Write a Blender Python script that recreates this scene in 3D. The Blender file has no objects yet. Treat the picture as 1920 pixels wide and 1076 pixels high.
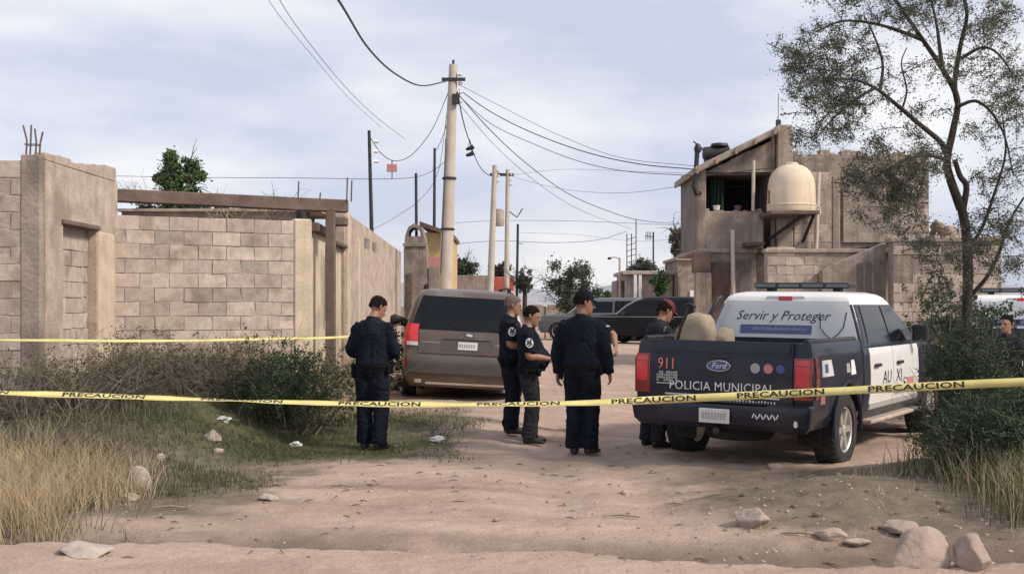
import bpy, bmesh, math, random
import numpy as np
from mathutils import Vector, Matrix, noise, Euler

# ------------------------------------------------------------------ camera, sky, sun, exposure
SC = bpy.context.scene
COL = SC.collection
F, HC, HY, CX = 2200.0, 1.7, 573.0, 960.0        # focal length in photo pixels, eye height, horizon row
R = math.radians
cam_d = bpy.data.cameras.new('camera'); cam = bpy.data.objects.new('camera', cam_d); COL.objects.link(cam)
cam.location = (0, 0, HC); cam.rotation_euler = (R(90), 0, 0)
cam_d.sensor_width = 36; cam_d.lens = F/1920*36; cam_d.shift_y = (HY-538)/1920
cam_d.clip_start = .1; cam_d.clip_end = 9000
SC.camera = cam

SUN_EL, SUN_AZ = 40.0, 118.0                       # azimuth clockwise from +Y (the view direction)
w = bpy.data.worlds.new('World'); SC.world = w; w.use_nodes = True
nt = w.node_tree; nt.nodes.clear()
def _n(t, **k):
    n = nt.nodes.new(t)
    for a, b in k.items(): setattr(n, a, b)
    return n
out = _n('ShaderNodeOutputWorld'); bg = _n('ShaderNodeBackground'); bg.inputs[1].default_value = .11
sky = _n('ShaderNodeTexSky', sky_type='NISHITA', sun_disc=False, sun_elevation=R(SUN_EL), sun_rotation=R(SUN_AZ))
sky.air_density = 1.0; sky.dust_density = 2.0; sky.ozone_density = 1.6
tc = _n('ShaderNodeTexCoord'); mp = _n('ShaderNodeMapping'); mp.inputs['Scale'].default_value = (1.3, 1.3, 4.2)
mp.inputs['Location'].default_value = (5.1, 2.2, 1.4)
n1 = _n('ShaderNodeTexNoise'); n1.inputs['Scale'].default_value = 1.5; n1.inputs['Detail'].default_value = 6; n1.inputs['Roughness'].default_value = .52
r1 = _n('ShaderNodeValToRGB'); r1.color_ramp.elements[0].position = .30; r1.color_ramp.elements[1].position = .78
r1.color_ramp.elements[0].color = (.74, .74, .74, 1); r1.color_ramp.elements[1].color = (1, 1, 1, 1)
n2 = _n('ShaderNodeTexNoise'); n2.inputs['Scale'].default_value = 2.3; n2.inputs['Detail'].default_value = 5
r2 = _n('ShaderNodeValToRGB'); r2.color_ramp.elements[0].position = .44; r2.color_ramp.elements[1].position = .68
r2.color_ramp.elements[0].color = (4.75, 5.05, 6.2, 1); r2.color_ramp.elements[1].color = (7.9, 7.7, 7.7, 1)
mx = _n('ShaderNodeMix', data_type='RGBA')
L = nt.links.new
L(tc.outputs['Generated'], mp.inputs[0]); L(mp.outputs[0], n1.inputs[0]); L(mp.outputs[0], n2.inputs[0])
L(n1.outputs['Fac'], r1.inputs[0]); L(n2.outputs['Fac'], r2.inputs[0])
L(r1.outputs[0], mx.inputs[0]); L(sky.outputs[0], mx.inputs[6]); L(r2.outputs[0], mx.inputs[7])
L(mx.outputs[2], bg.inputs[0]); L(bg.outputs[0], out.inputs[0])

sun_d = bpy.data.lights.new('sun', 'SUN'); sun_d.energy = 2.7; sun_d.angle = R(9); sun_d.color = (1.0, .90, .77)
sun = bpy.data.objects.new('sun', sun_d); COL.objects.link(sun)
sd = Vector((math.sin(R(SUN_AZ))*math.cos(R(SUN_EL)), math.cos(R(SUN_AZ))*math.cos(R(SUN_EL)), math.sin(R(SUN_EL))))
sun.rotation_euler = sd.to_track_quat('Z', 'Y').to_euler()
SC.view_settings.view_transform = 'Standard'; SC.view_settings.look = 'None'
SC.view_settings.exposure = 0.36; SC.view_settings.gamma = 1.0; SC.view_settings.use_curve_mapping = False
SC.render.engine = 'CYCLES'; SC.cycles.use_denoising = True
SC.cycles.max_bounces = 6; SC.cycles.transparent_max_bounces = 8

# ------------------------------------------------------------------ helpers
RNG = np.random.default_rng(7); random.seed(7)
def at(x, y, D):                                   # photo pixel + depth -> a point in the place
    return Vector(((x-CX)/F*D, D, HC+(HY-y)/F*D))
def sst(a, b, x):
    t = np.clip((x-a)/(b-a), 0, 1); return t*t*(3-2*t)

MATS = {}
def mat(name, col, rough=.8, metal=0, var=.25, vs=6.0, bump=0, bs=40.0, col2=None, spec=.5, coat=0, rnd=0, trans=0, stain=None, streak=None):
    """procedural principled material: base colour modulated by two noises, optional bump"""
    if name in MATS: return MATS[name]
    m = bpy.data.materials.new(name); m.use_nodes = True; t = m.node_tree; N = t.nodes; LK = t.links.new
    b = N['Principled BSDF']; b.inputs['Roughness'].default_value = rough; b.inputs['Metallic'].default_value = metal
    b.inputs['Specular IOR Level'].default_value = spec; b.inputs['Coat Weight'].default_value = coat; b.inputs['Coat Roughness'].default_value = .08
    geo = N.new('ShaderNodeNewGeometry')
    nz = N.new('ShaderNodeTexNoise'); nz.inputs['Scale'].default_value = vs; nz.inputs['Detail'].default_value = 8; nz.inputs['Roughness'].default_value = .62
    LK(geo.outputs['Position'], nz.inputs['Vector'])
    rp = N.new('ShaderNodeValToRGB'); rp.color_ramp.elements[0].position = .3; rp.color_ramp.elements[1].position = .7
    c = Vector(col); c2 = Vector(col2) if col2 else c*(1+var)
    lo = c*(1-var)
    rp.color_ramp.elements[0].color = (*lo, 1); rp.color_ramp.elements[1].color = (*c2, 1)
    LK(nz.outputs['Fac'], rp.inputs[0]); cur = rp.outputs[0]
    if stain:                                      # (colour, scale, threshold) blotches of weathering
        n3 = N.new('ShaderNodeTexNoise'); n3.inputs['Scale'].default_value = stain[1]; n3.inputs['Detail'].default_value = 5
        LK(geo.outputs['Position'], n3.inputs['Vector'])
        r3 = N.new('ShaderNodeValToRGB'); r3.color_ramp.elements[0].position = stain[2]; r3.color_ramp.elements[1].position = stain[2]+.14
        LK(n3.outputs['Fac'], r3.inputs[0])
        mm = N.new('ShaderNodeMix'); mm.data_type = 'RGBA'; mm.inputs[7].default_value = (*stain[0], 1)
        LK(r3.outputs[0], mm.inputs[0]); LK(cur, mm.inputs[6]); cur = mm.outputs[2]
    if streak:                                     # rain streaks running down the wall: (colour, amount)
        mp2 = N.new('ShaderNodeMapping'); mp2.inputs['Scale'].default_value = (5.5, 5.5, .35); LK(geo.outputs['Position'], mp2.inputs[0])
        n4 = N.new('ShaderNodeTexNoise'); n4.inputs['Scale'].default_value = 1.0; n4.inputs['Detail'].default_value = 7; n4.inputs['Roughness'].default_value = .65; LK(mp2.outputs[0], n4.inputs['Vector'])
        r4 = N.new('ShaderNodeValToRGB'); r4.color_ramp.elements[0].position = .48; r4.color_ramp.elements[1].position = .72; r4.color_ramp.elements[1].color = (streak[1],)*3+(1,)
        LK(n4.outputs['Fac'], r4.inputs[0]); m4 = N.new('ShaderNodeMix'); m4.data_type = 'RGBA'; m4.inputs[7].default_value = (*streak[0], 1)
        LK(r4.outputs[0], m4.inputs[0]); LK(cur, m4.inputs[6]); cur = m4.outputs[2]
    if rnd:
        oi = N.new('ShaderNodeObjectInfo'); mr = N.new('ShaderNodeMapRange'); mr.inputs[3].default_value = 1-rnd; mr.inputs[4].default_value = 1+rnd
        LK(oi.outputs['Random'], mr.inputs[0])
        vm = N.new('ShaderNodeVectorMath'); vm.operation = 'SCALE'; LK(cur, vm.inputs[0]); LK(mr.outputs[0], vm.inputs['Scale']); cur = vm.outputs[0]
    LK(cur, b.inputs['Base Color'])
    if bump:
        nb = N.new('ShaderNodeTexNoise'); nb.inputs['Scale'].default_value = bs; nb.inputs['Detail'].default_value = 6
        LK(geo.outputs['Position'], nb.inputs['Vector'])
        bp = N.new('ShaderNodeBump'); bp.inputs['Strength'].default_value = bump; bp.inputs['Distance'].default_value = .02
        LK(nb.outputs['Fac'], bp.inputs['Height']); LK(bp.outputs[0], b.inputs['Normal'])
    if trans:
        tr = N.new('ShaderNodeBsdfTranslucent'); LK(cur, tr.inputs[0]); ms = N.new('ShaderNodeMixShader'); ms.inputs[0].default_value = trans
        LK(b.outputs[0], ms.inputs[1]); LK(tr.outputs[0], ms.inputs[2]); LK(ms.outputs[0], N['Material Output'].inputs[0])
    MATS[name] = m; return m

M = {}
M['block']   = mat('concrete_block', (.455, .368, .31), .95, var=.24, vs=9, bump=.6, bs=70, rnd=.2, stain=((.31,.235,.19), 2.9, .53), streak=((.55,.44,.36), .5))
M['mortar']  = mat('mortar', (.42, .338, .285), .95, var=.25, vs=12, bump=.5, bs=90)
M['plaster'] = mat('tan_plaster', (.45, .36, .295), .92, var=.24, vs=4.5, bump=.5, bs=30, stain=((.30,.23,.185), 1.6, .54), streak=((.26,.20,.165), .45))
M['plaster_sunlit'] = mat('sunlit_plaster', (.58, .47, .355), .92, var=.18, vs=4, bump=.4, bs=28, stain=((.42,.33,.255), 1.4, .55), streak=((.38,.29,.225), .4))  # lighter plaster copy: warm sunlight on sun-facing walls put into the colour
M['plaster_grey'] = mat('grey_plaster', (.32, .255, .21), .93, var=.26, vs=4, bump=.6, bs=22, stain=((.19,.15,.125), 1.5, .53), streak=((.15,.12,.10), .8))
M['conc']    = mat('raw_concrete', (.42, .345, .29), .93, var=.28, vs=5, bump=.6, bs=45, streak=((.22,.17,.14), .7))
M['dark_conc'] = mat('dark_concrete_beam', (.15, .105, .085), .93, var=.3, vs=4, bump=.5, bs=40)
M['old']     = mat('old_render', (.28, .225, .185), .94, var=.3, vs=4.5, bump=.8, bs=20, stain=((.17,.135,.112), 1.7, .50), streak=((.13,.105,.09), .85))
M['old2']    = mat('old_render_pale', (.35, .285, .235), .94, var=.28, vs=4.5, bump=.7, bs=20, stain=((.24,.19,.155), 1.6, .52), streak=((.18,.145,.12), .8))
M['shaded']   = mat('shaded_plaster', (.16, .135, .13), .95, var=.3, vs=2)  # dark plaster copy: shade inside rooms, vents and openings put into the colour
M['brown']   = mat('rust_brown_sheet', (.12, .075, .06), .8, var=.35, vs=4, bump=.3, bs=30)
M['steel']   = mat('rusty_rebar', (.14, .10, .08), .7, metal=.4, var=.3)
M['pole']    = mat('concrete_pole', (.50, .43, .36), .9, var=.14, vs=2.5, bump=.25, bs=40)
M['iron']    = mat('dark_iron', (.05, .048, .05), .6, metal=.5, var=.2)
M['wire']    = mat('cable_black', (.045, .045, .055), .7, var=.1)
M['pvc']     = mat('pvc_pipe', (.55, .47, .40), .6, var=.12)
M['tank']    = mat('beige_water_tank', (.68, .56, .41), .6, var=.12, vs=2.5, bump=.08, streak=((.46,.34,.22), .6))
M['blackp']  = mat('black_plastic', (.018, .018, .02), .55, var=.2)
M['yellowp'] = mat('ochre_plaster', (.52, .37, .16), .9, var=.2, vs=3, bump=.3)
M['redp']    = mat('red_paint_wall', (.42, .10, .08), .9, var=.2, vs=3)
M['whitep']  = mat('white_lime_wall', (.72, .70, .68), .9, var=.1, vs=3)
M['greenc']  = mat('green_cloth', (.008, .032, .018), .9, var=.3)
M['bluec']   = mat('blue_cloth', (.012, .014, .03), .9, var=.3)
M['wood']    = mat('weathered_wood', (.30, .22, .16), .9, var=.3, vs=14, bump=.4)
M['bark']    = mat('mesquite_bark', (.05, .038, .03), .95, var=.4, vs=25, bump=.9, bs=60)
M['twig']    = mat('dry_twig', (.17, .135, .10), .95, var=.35, vs=20)
M['twigp']   = mat('pale_twig', (.30, .24, .17), .95, var=.3, vs=20)
M['leaf']    = mat('mesquite_leaf', (.105, .112, .074), .75, var=.55, vs=2.2, trans=.38)
M['leaff']   = mat('hazy_leaf', (.075, .095, .06), .75, var=.5, vs=.8, trans=.3)  # leaf green lightened to imitate distance haze
M['leafd']   = mat('shrub_leaf', (.034, .060, .024), .7, var=.55, vs=2.6, trans=.25)
M['leafg']   = mat('bright_leaf', (.07, .13, .04), .65, var=.4, vs=1.5, trans=.3)
M['leafgrey']= mat('dusty_leaf', (.13, .118, .082), .8, var=.4, vs=3, trans=.2)
M['straw']   = mat('straw_grass', (.50, .39, .25), .9, var=.4, vs=3, trans=.3)
M['grassg']  = mat('green_grass', (.115, .12, .06), .85, var=.35, vs=4, trans=.3)
M['rock']    = mat('pink_rock', (.37, .285, .235), .93, var=.22, vs=7, bump=.6, bs=25, rnd=.1)
M['rockg']   = mat('pale_rock', (.38, .32, .27), .93, var=.25, vs=9, bump=.6, bs=30, rnd=.1)
M['navy']    = mat('navy_car_paint', (.008, .011, .027), .42, var=.25, vs=3, coat=.25, spec=.35, stain=((.030,.028,.034), 1.7, .50))
M['whitecar']= mat('white_car_paint', (.74, .72, .70), .38, var=.06, vs=4, coat=.5)
M['film']    = mat('grey_window_film', (.50, .51, .52), .35, var=.05, vs=3, coat=.3)
M['van']     = mat('taupe_car_paint', (.112, .080, .062), .4, metal=.3, var=.14, vs=2, coat=.4, stain=((.17,.14,.118), 1.6, .56))
M['vanb']    = mat('dusty_bumper', (.075, .064, .058), .6, var=.2, vs=4)
M['suv']     = mat('dark_blue_car_paint', (.009, .012, .017), .5, var=.1, coat=.05, spec=.2)
M['greycar'] = mat('grey_car_paint', (.10, .11, .12), .45, var=.1, coat=.2)
M['glass']   = mat('dark_tinted_glass', (.005, .007, .010), .12, var=.1, spec=.25)
M['rubber']  = mat('tyre_rubber', (.024, .023, .022), .85, var=.35, vs=9, bump=.3)
M['rim']     = mat('alloy_rim', (.62, .60, .56), .35, metal=.75, var=.1)
M['chrome']  = mat('chrome', (.7, .7, .7), .15, metal=1, var=.05)
M['redl']    = mat('red_tail_lens', (.62, .018, .02), .25, var=.15, coat=.8)
M['redd']    = mat('dark_red_lens', (.22, .014, .014), .25, var=.2, coat=.8)
M['clearl']  = mat('clear_lens', (.62, .60, .58), .2, var=.1, coat=.8)
M['plate']   = mat('plate_white', (.62, .60, .57), .5, var=.2, vs=60)
M['decal']   = mat('decal_white', (.74, .73, .72), .5, var=.05)
M['decalb']  = mat('decal_black', (.015, .015, .017), .5, var=.05)
M['decalo']  = mat('decal_orange', (.72, .22, .13), .5, var=.1)
M['decalp']  = mat('decal_pink', (.52, .22, .20), .5, var=.1)
M['decalu']  = mat('decal_blue', (.06, .09, .22), .5, var=.2, vs=50)
M['decalg']  = mat('decal_grey', (.36, .36, .34), .5, var=.15, vs=60)
M['tarp']    = mat('tan_canvas', (.38, .30, .21), .9, var=.2, vs=7, bump=.3)
M['uni']     = mat('navy_uniform', (.010, .012, .020), .92, var=.5, vs=6, bump=.35, bs=55, spec=.12)  # wide tone variation imitates sun contrast on the folds
M['unig']    = mat('charcoal_uniform', (.020, .020, .025), .9, var=.3, vs=7, bump=.35, bs=55, spec=.25)
M['skin']    = mat('brown_skin', (.30, .155, .10), .55, var=.12, vs=14)
M['hairb']   = mat('black_hair', (.010, .008, .007), .9, var=.4, vs=60, bump=.6, bs=160, spec=.12)
M['belt']    = mat('black_belt', (.007, .007, .008), .9, var=.2, spec=.12)
M['hairg']   = mat('cropped_grey_hair', (.12, .085, .07), .8, var=.35, vs=70, bump=.4, bs=160)
M['boot']    = mat('black_boot', (.016, .014, .014), .5, var=.3, vs=20)
M['capred']  = mat('red_cloth', (.11, .022, .026), .9, var=.3, vs=12)
M['hiviz']   = mat('lime_band', (.55, .62, .22), .6, var=.15)
M['tape']    = mat('yellow_barrier_tape', (.84, .74, .30), .45, var=.14, vs=4, trans=.2)
M['eye']     = mat('eye_dark', (.03, .02, .018), .2, var=.1)

class MB:
    """collects geometry; build() links it as ONE mesh object"""
    def __init__(s): s.v = []; s.f = []
    def add(s, v, f):
        o = len(s.v); s.v += [tuple(p) for p in v]; s.f += [tuple(i+o for i in q) for q in f]; return s
    def box(s, c, size, m=None):
        x, y, z = (a/2 for a in size); P = [(-x,-y,-z),(x,-y,-z),(x,y,-z),(-x,y,-z),(-x,-y,z),(x,-y,z),(x,y,z),(-x,y,z)]
        P = [Vector(p) for p in P]
        if m is not None: P = [m @ p for p in P]
        c = Vector(c)
        return s.add([p+c for p in P], [(3,2,1,0),(4,5,6,7),(0,1,5,4),(1,2,6,5),(2,3,7,6),(3,0,4,7)])
    def span(s, a, b):
        return s.box([(p+q)/2 for p, q in zip(a, b)], [abs(q-p) for p, q in zip(a, b)])
    def loft(s, rings, caps=True, closed=True):
        n = len(rings[0]); v = [p for r in rings for p in r]; f = []
        for i in range(len(rings)-1):
            for j in range(n if closed else n-1):
                k = (j+1) % n; f.append((i*n+j, i*n+k, (i+1)*n+k, (i+1)*n+j))
        if caps and closed: f.append(tuple(range(n-1, -1, -1))); f.append(tuple((len(rings)-1)*n+j for j in range(n)))
        return s.add(v, f)
    def tube(s, pts, rad, n=8, squash=None):
        pts = [Vector(p) for p in pts]; rad = rad if hasattr(rad, '__len__') else [rad]*len(pts); rings = []
        up = Vector((0, 0, 1)); prev = None
        for i, p in enumerate(pts):
            d = (pts[min(i+1, len(pts)-1)]-pts[max(i-1, 0)]).normalized()
            if prev is None: u = d.orthogonal().normalized() if abs(d.z) > .95 else d.cross(up).normalized()
            else: u = (prev-d*prev.dot(d)).normalized()
            prev = u; vv = d.cross(u).normalized(); r = rad[i]
            ru, rv = r if hasattr(r, '__len__') else (r, r)
            rings.append([p+u*math.cos(a)*ru+vv*math.sin(a)*rv for a in (2*math.pi*k/n for k in range(n))])
        return s.loft(rings)
    def lathe(s, prof, n=24, m=None, c=(0,0,0)):          # profile of (r, z)
        c = Vector(c); rings = []
        for r, z in prof:
            ring = [Vector((r*math.cos(2*math.pi*k/n), r*math.sin(2*math.pi*k/n), z)) for k in range(n)]
            if m is not None: ring = [m @ p for p in ring]
            rings.append([p+c for p in ring])
        return s.loft(rings)
    def prism(s, poly, a, b, axis='y'):                     # polygon in the plane normal to axis, from a to b
        n = len(poly)
        def mk(p, t): return {'y': (p[0], t, p[1]), 'x': (t, p[0], p[1]), 'z': (p[0], p[1], t)}[axis]
        v = [mk(p, a) for p in poly]+[mk(p, b) for p in poly]
        f = [tuple(range(n)), tuple(range(2*n-1, n-1, -1))]+[(i, i+n, (i+1) % n+n, (i+1) % n) for i in range(n)]
        return s.add(v, f)
    def mesh(s, name, bevel=0, seg=1, smooth=None):
        me = bpy.data.meshes.new(name); me.from_pydata([tuple(p) for p in s.v], [], s.f); me.validate()
        bm = bmesh.new(); bm.from_mesh(me); bmesh.ops.recalc_face_normals(bm, faces=bm.faces)
        if bevel: bmesh.ops.bevel(bm, geom=[e for e in bm.edges if len(e.link_faces) == 2 and e.calc_face_angle(0) > .5], offset=bevel, segments=seg, affect='EDGES', profile=.6)
        bm.to_mesh(me); bm.free()
        if smooth is not None:
            me.shade_smooth(); 
            try: me.set_sharp_from_angle(angle=R(smooth))
            except Exception: pass
        return me
    def build(s, name, m, parent=None, bevel=0, seg=1, smooth=None):
        return obj(name, s.mesh(name, bevel, seg, smooth), m, parent)

def obj(name, me, m, parent=None):
    o = bpy.data.objects.new(name, me); COL.objects.link(o)
    if m is not None and not me.materials: me.materials.append(M[m] if isinstance(m, str) else m)
    if parent is not None: o.parent = parent
    return o
def tag(o, label=None, cat=None, group=None, kind=None):
    for k, v in (('label', label), ('category', cat), ('group', group), ('kind', kind)):
        if v: o[k] = v
    return o
def thing(name, label, cat, loc=(0,0,0), rz=0, group=None, rot=None):
    o = bpy.data.objects.new(name, None); COL.objects.link(o); o.empty_display_size = .2
    o.location = loc; o.rotation_euler = rot if rot else (0, 0, rz)
    return tag(o, label, cat, group)
def kids(o): return [c for c in COL.objects if c.parent == o]
def copy_tree(o, parent=None):
    c = o.copy(); COL.objects.link(c); c.parent = parent
    for ch in kids(o): copy_tree(ch, c)
    return c
def evaluated(o):
    dg = bpy.context.evaluated_depsgraph_get(); dg.update()
    me = bpy.data.meshes.new_from_object(o.evaluated_get(dg)); return me
def boolean_cut(me, cutters, solver='EXACT'):               # mesh minus cutter meshes
    o = bpy.data.objects.new('tmp', me); COL.objects.link(o); tmp = []
    for c in cutters:
        k = bpy.data.objects.new('tmpc', c); COL.objects.link(k); k.hide_render = True; tmp.append(k)
        md = o.modifiers.new('b', 'BOOLEAN'); md.operation = 'DIFFERENCE'; md.solver = solver; md.object = k
    r = evaluated(o)
    for k in tmp+[o]: bpy.data.objects.remove(k)
    return r
def remesh(mb, name, voxel, it=4, disp=None):               # union of overlapping closed shapes -> one surface
    me = bpy.data.meshes.new(name); me.from_pydata([tuple(p) for p in mb.v], [], mb.f)
    bm = bmesh.new(); bm.from_mesh(me); bmesh.ops.recalc_face_normals(bm, faces=bm.faces); bm.to_mesh(me); bm.free()
    o = bpy.data.objects.new('tmp', me); COL.objects.link(o)
    md = o.modifiers.new('r', 'REMESH'); md.mode = 'VOXEL'; md.voxel_size = voxel
    sm = o.modifiers.new('s', 'SMOOTH'); sm.factor = .5; sm.iterations = it
    r = evaluated(o); bpy.data.objects.remove(o); r.name = name
    if disp:
        co = np.empty(len(r.vertices)*3); r.vertices.foreach_get('co', co); co = co.reshape(-1, 3)
        no = np.empty(len(r.vertices)*3); r.vertices.foreach_get('normal', no); no = no.reshape(-1, 3)
        d = np.array([disp(Vector(p)) for p in co]); co += no*d[:, None]; r.vertices.foreach_set('co', co.ravel()); r.update()
    r.shade_smooth(); return r
def quick_mesh(name, v, f4):                                # numpy quads
    me = bpy.data.meshes.new(name); nv, nf = len(v), len(f4); k = f4.shape[1]
    me.vertices.add(nv); me.vertices.foreach_set('co', v.astype(np.float32).ravel())
    me.loops.add(nf*k); me.loops.foreach_set('vertex_index', f4.astype(np.int32).ravel())
    me.polygons.add(nf); me.polygons.foreach_set('loop_start', np.arange(0, nf*k, k, dtype=np.int32))
    me.polygons.foreach_set('loop_total', np.full(nf, k, np.int32)); me.update(calc_edges=True); me.validate(); return me
def text_mesh(s, size, shear=0.0, spacing=1.0, bold=0.0):
    cu = bpy.data.curves.new('txt', 'FONT'); cu.body = s; cu.size = size; cu.shear = shear; cu.space_character = spacing
    cu.offset = bold; cu.align_x = 'CENTER'; cu.align_y = 'CENTER'; cu.resolution_u = 2
    o = bpy.data.objects.new('txt', cu); COL.objects.link(o); me = evaluated(o)
    bpy.data.objects.remove(o); me.materials.clear(); return me
def map_mesh(me, fn):
    for v in me.vertices: v.co = fn(v.co)
    me.update(); return me
def catmull(pts, n=8):
    P = [Vector(p) for p in pts]; P = [2*P[0]-P[1]]+P+[2*P[-1]-P[-2]]; o = []
    for i in range(1, len(P)-2):
        for k in range(n):
            t = k/n; a, b, c, d = P[i-1:i+3]
            o.append(.5*((2*b)+(c-a)*t+(2*a-5*b+4*c-d)*t*t+(3*b-a-3*c+d)*t**3))
    o.append(P[-2]); return o
# ------------------------------------------------------------------ ground
def fbm(x, y, s, seed=0, oct=3):
    v = 0; a = 1
    for k in range(oct):
        q = seed*13.7+k*5.1
        v = v+a*(np.sin(x*s+q+1.7*np.sin(y*s*.8+q*2))*np.cos(y*s*1.1-q+1.3*np.sin(x*s*.9-q)))
        a *= .5; s *= 2.03
    return v
def g(X, Y):
    X = np.asarray(X, float); Y = np.asarray(Y, float)
    z = .25*sst(13, 18.5, Y)*(1-sst(.2, 2.2, X))+.05*sst(18, 26, Y)*(1-sst(.2, 2.2, X))+.3*sst(17, 27, Y)*sst(.2, 2.2, X)
    z = z+.72*sst(-2.5, -4.3, X)*sst(12.0, 15.6, Y)*(1-sst(17, 22, Y))
    z = z+.30*sst(-3.0, -4.6, X)*sst(9.6, 11.5, Y)*(1-sst(13, 15, Y))
    z = z+.27*np.exp(-((X-2.75)/.95)**2-((Y-9.6)/1.0)**2)+.22*sst(2.9, 4.2, X)*(1-sst(11.3, 12.6, Y))
    e = 7.72-.11*X+.07*np.sin(X*2.1+.6)+.035*np.sin(X*5.3)+.015*np.sin(X*13.)
    z = z+.075*(1-sst(e-.02, e+.07, Y))*sst(6.2, 7.4, Y)-.085*(sst(e-.02, e+.07, Y))*(1-sst(e+.15, e+1.1, Y))
    rut = np.exp(-((X-.15-.02*Y)/.28)**2)+np.exp(-((X-1.55+.03*Y)/.28)**2)
    z = z-.045*rut*sst(8.5, 10, Y)*(1-sst(20, 30, Y))
    z = z-.17*np.exp(-((Y-e-.07)/.07)**4)*(.55+.45*np.sin(X*1.3+1))
    near = 1-sst(30, 60, Y)
    z = z+near*(.022*fbm(X, Y, .9, 1)+.009*fbm(X, Y, 3.7, 2)+.007*fbm(X, Y, 11., 3)+.004*fbm(X*.8, Y, 23., 4))
    return z
def gz(x, y): return float(g(x, y))
def hit(x, y):                                     # where a photo pixel's line of sight meets the ground
    D = 5.0
    while D < 80 and at(x, y, D).z > gz(at(x, y, D).x, D): D += .01
    return D
def patch_ground(name, xs, ys, m, kind='structure'):
    XX, YY = np.meshgrid(xs, ys); Z = g(XX, YY); nx, ny = len(xs), len(ys)
    v = np.stack([XX, YY, Z], -1).reshape(-1, 3); i = np.arange(nx*ny).reshape(ny, nx)
    f = np.stack([i[:-1, :-1], i[:-1, 1:], i[1:, 1:], i[1:, :-1]], -1).reshape(-1, 4)
    me = quick_mesh(name, v, f); me.shade_smooth(); o = obj(name, me, m); tag(o, kind=kind); return o

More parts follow.
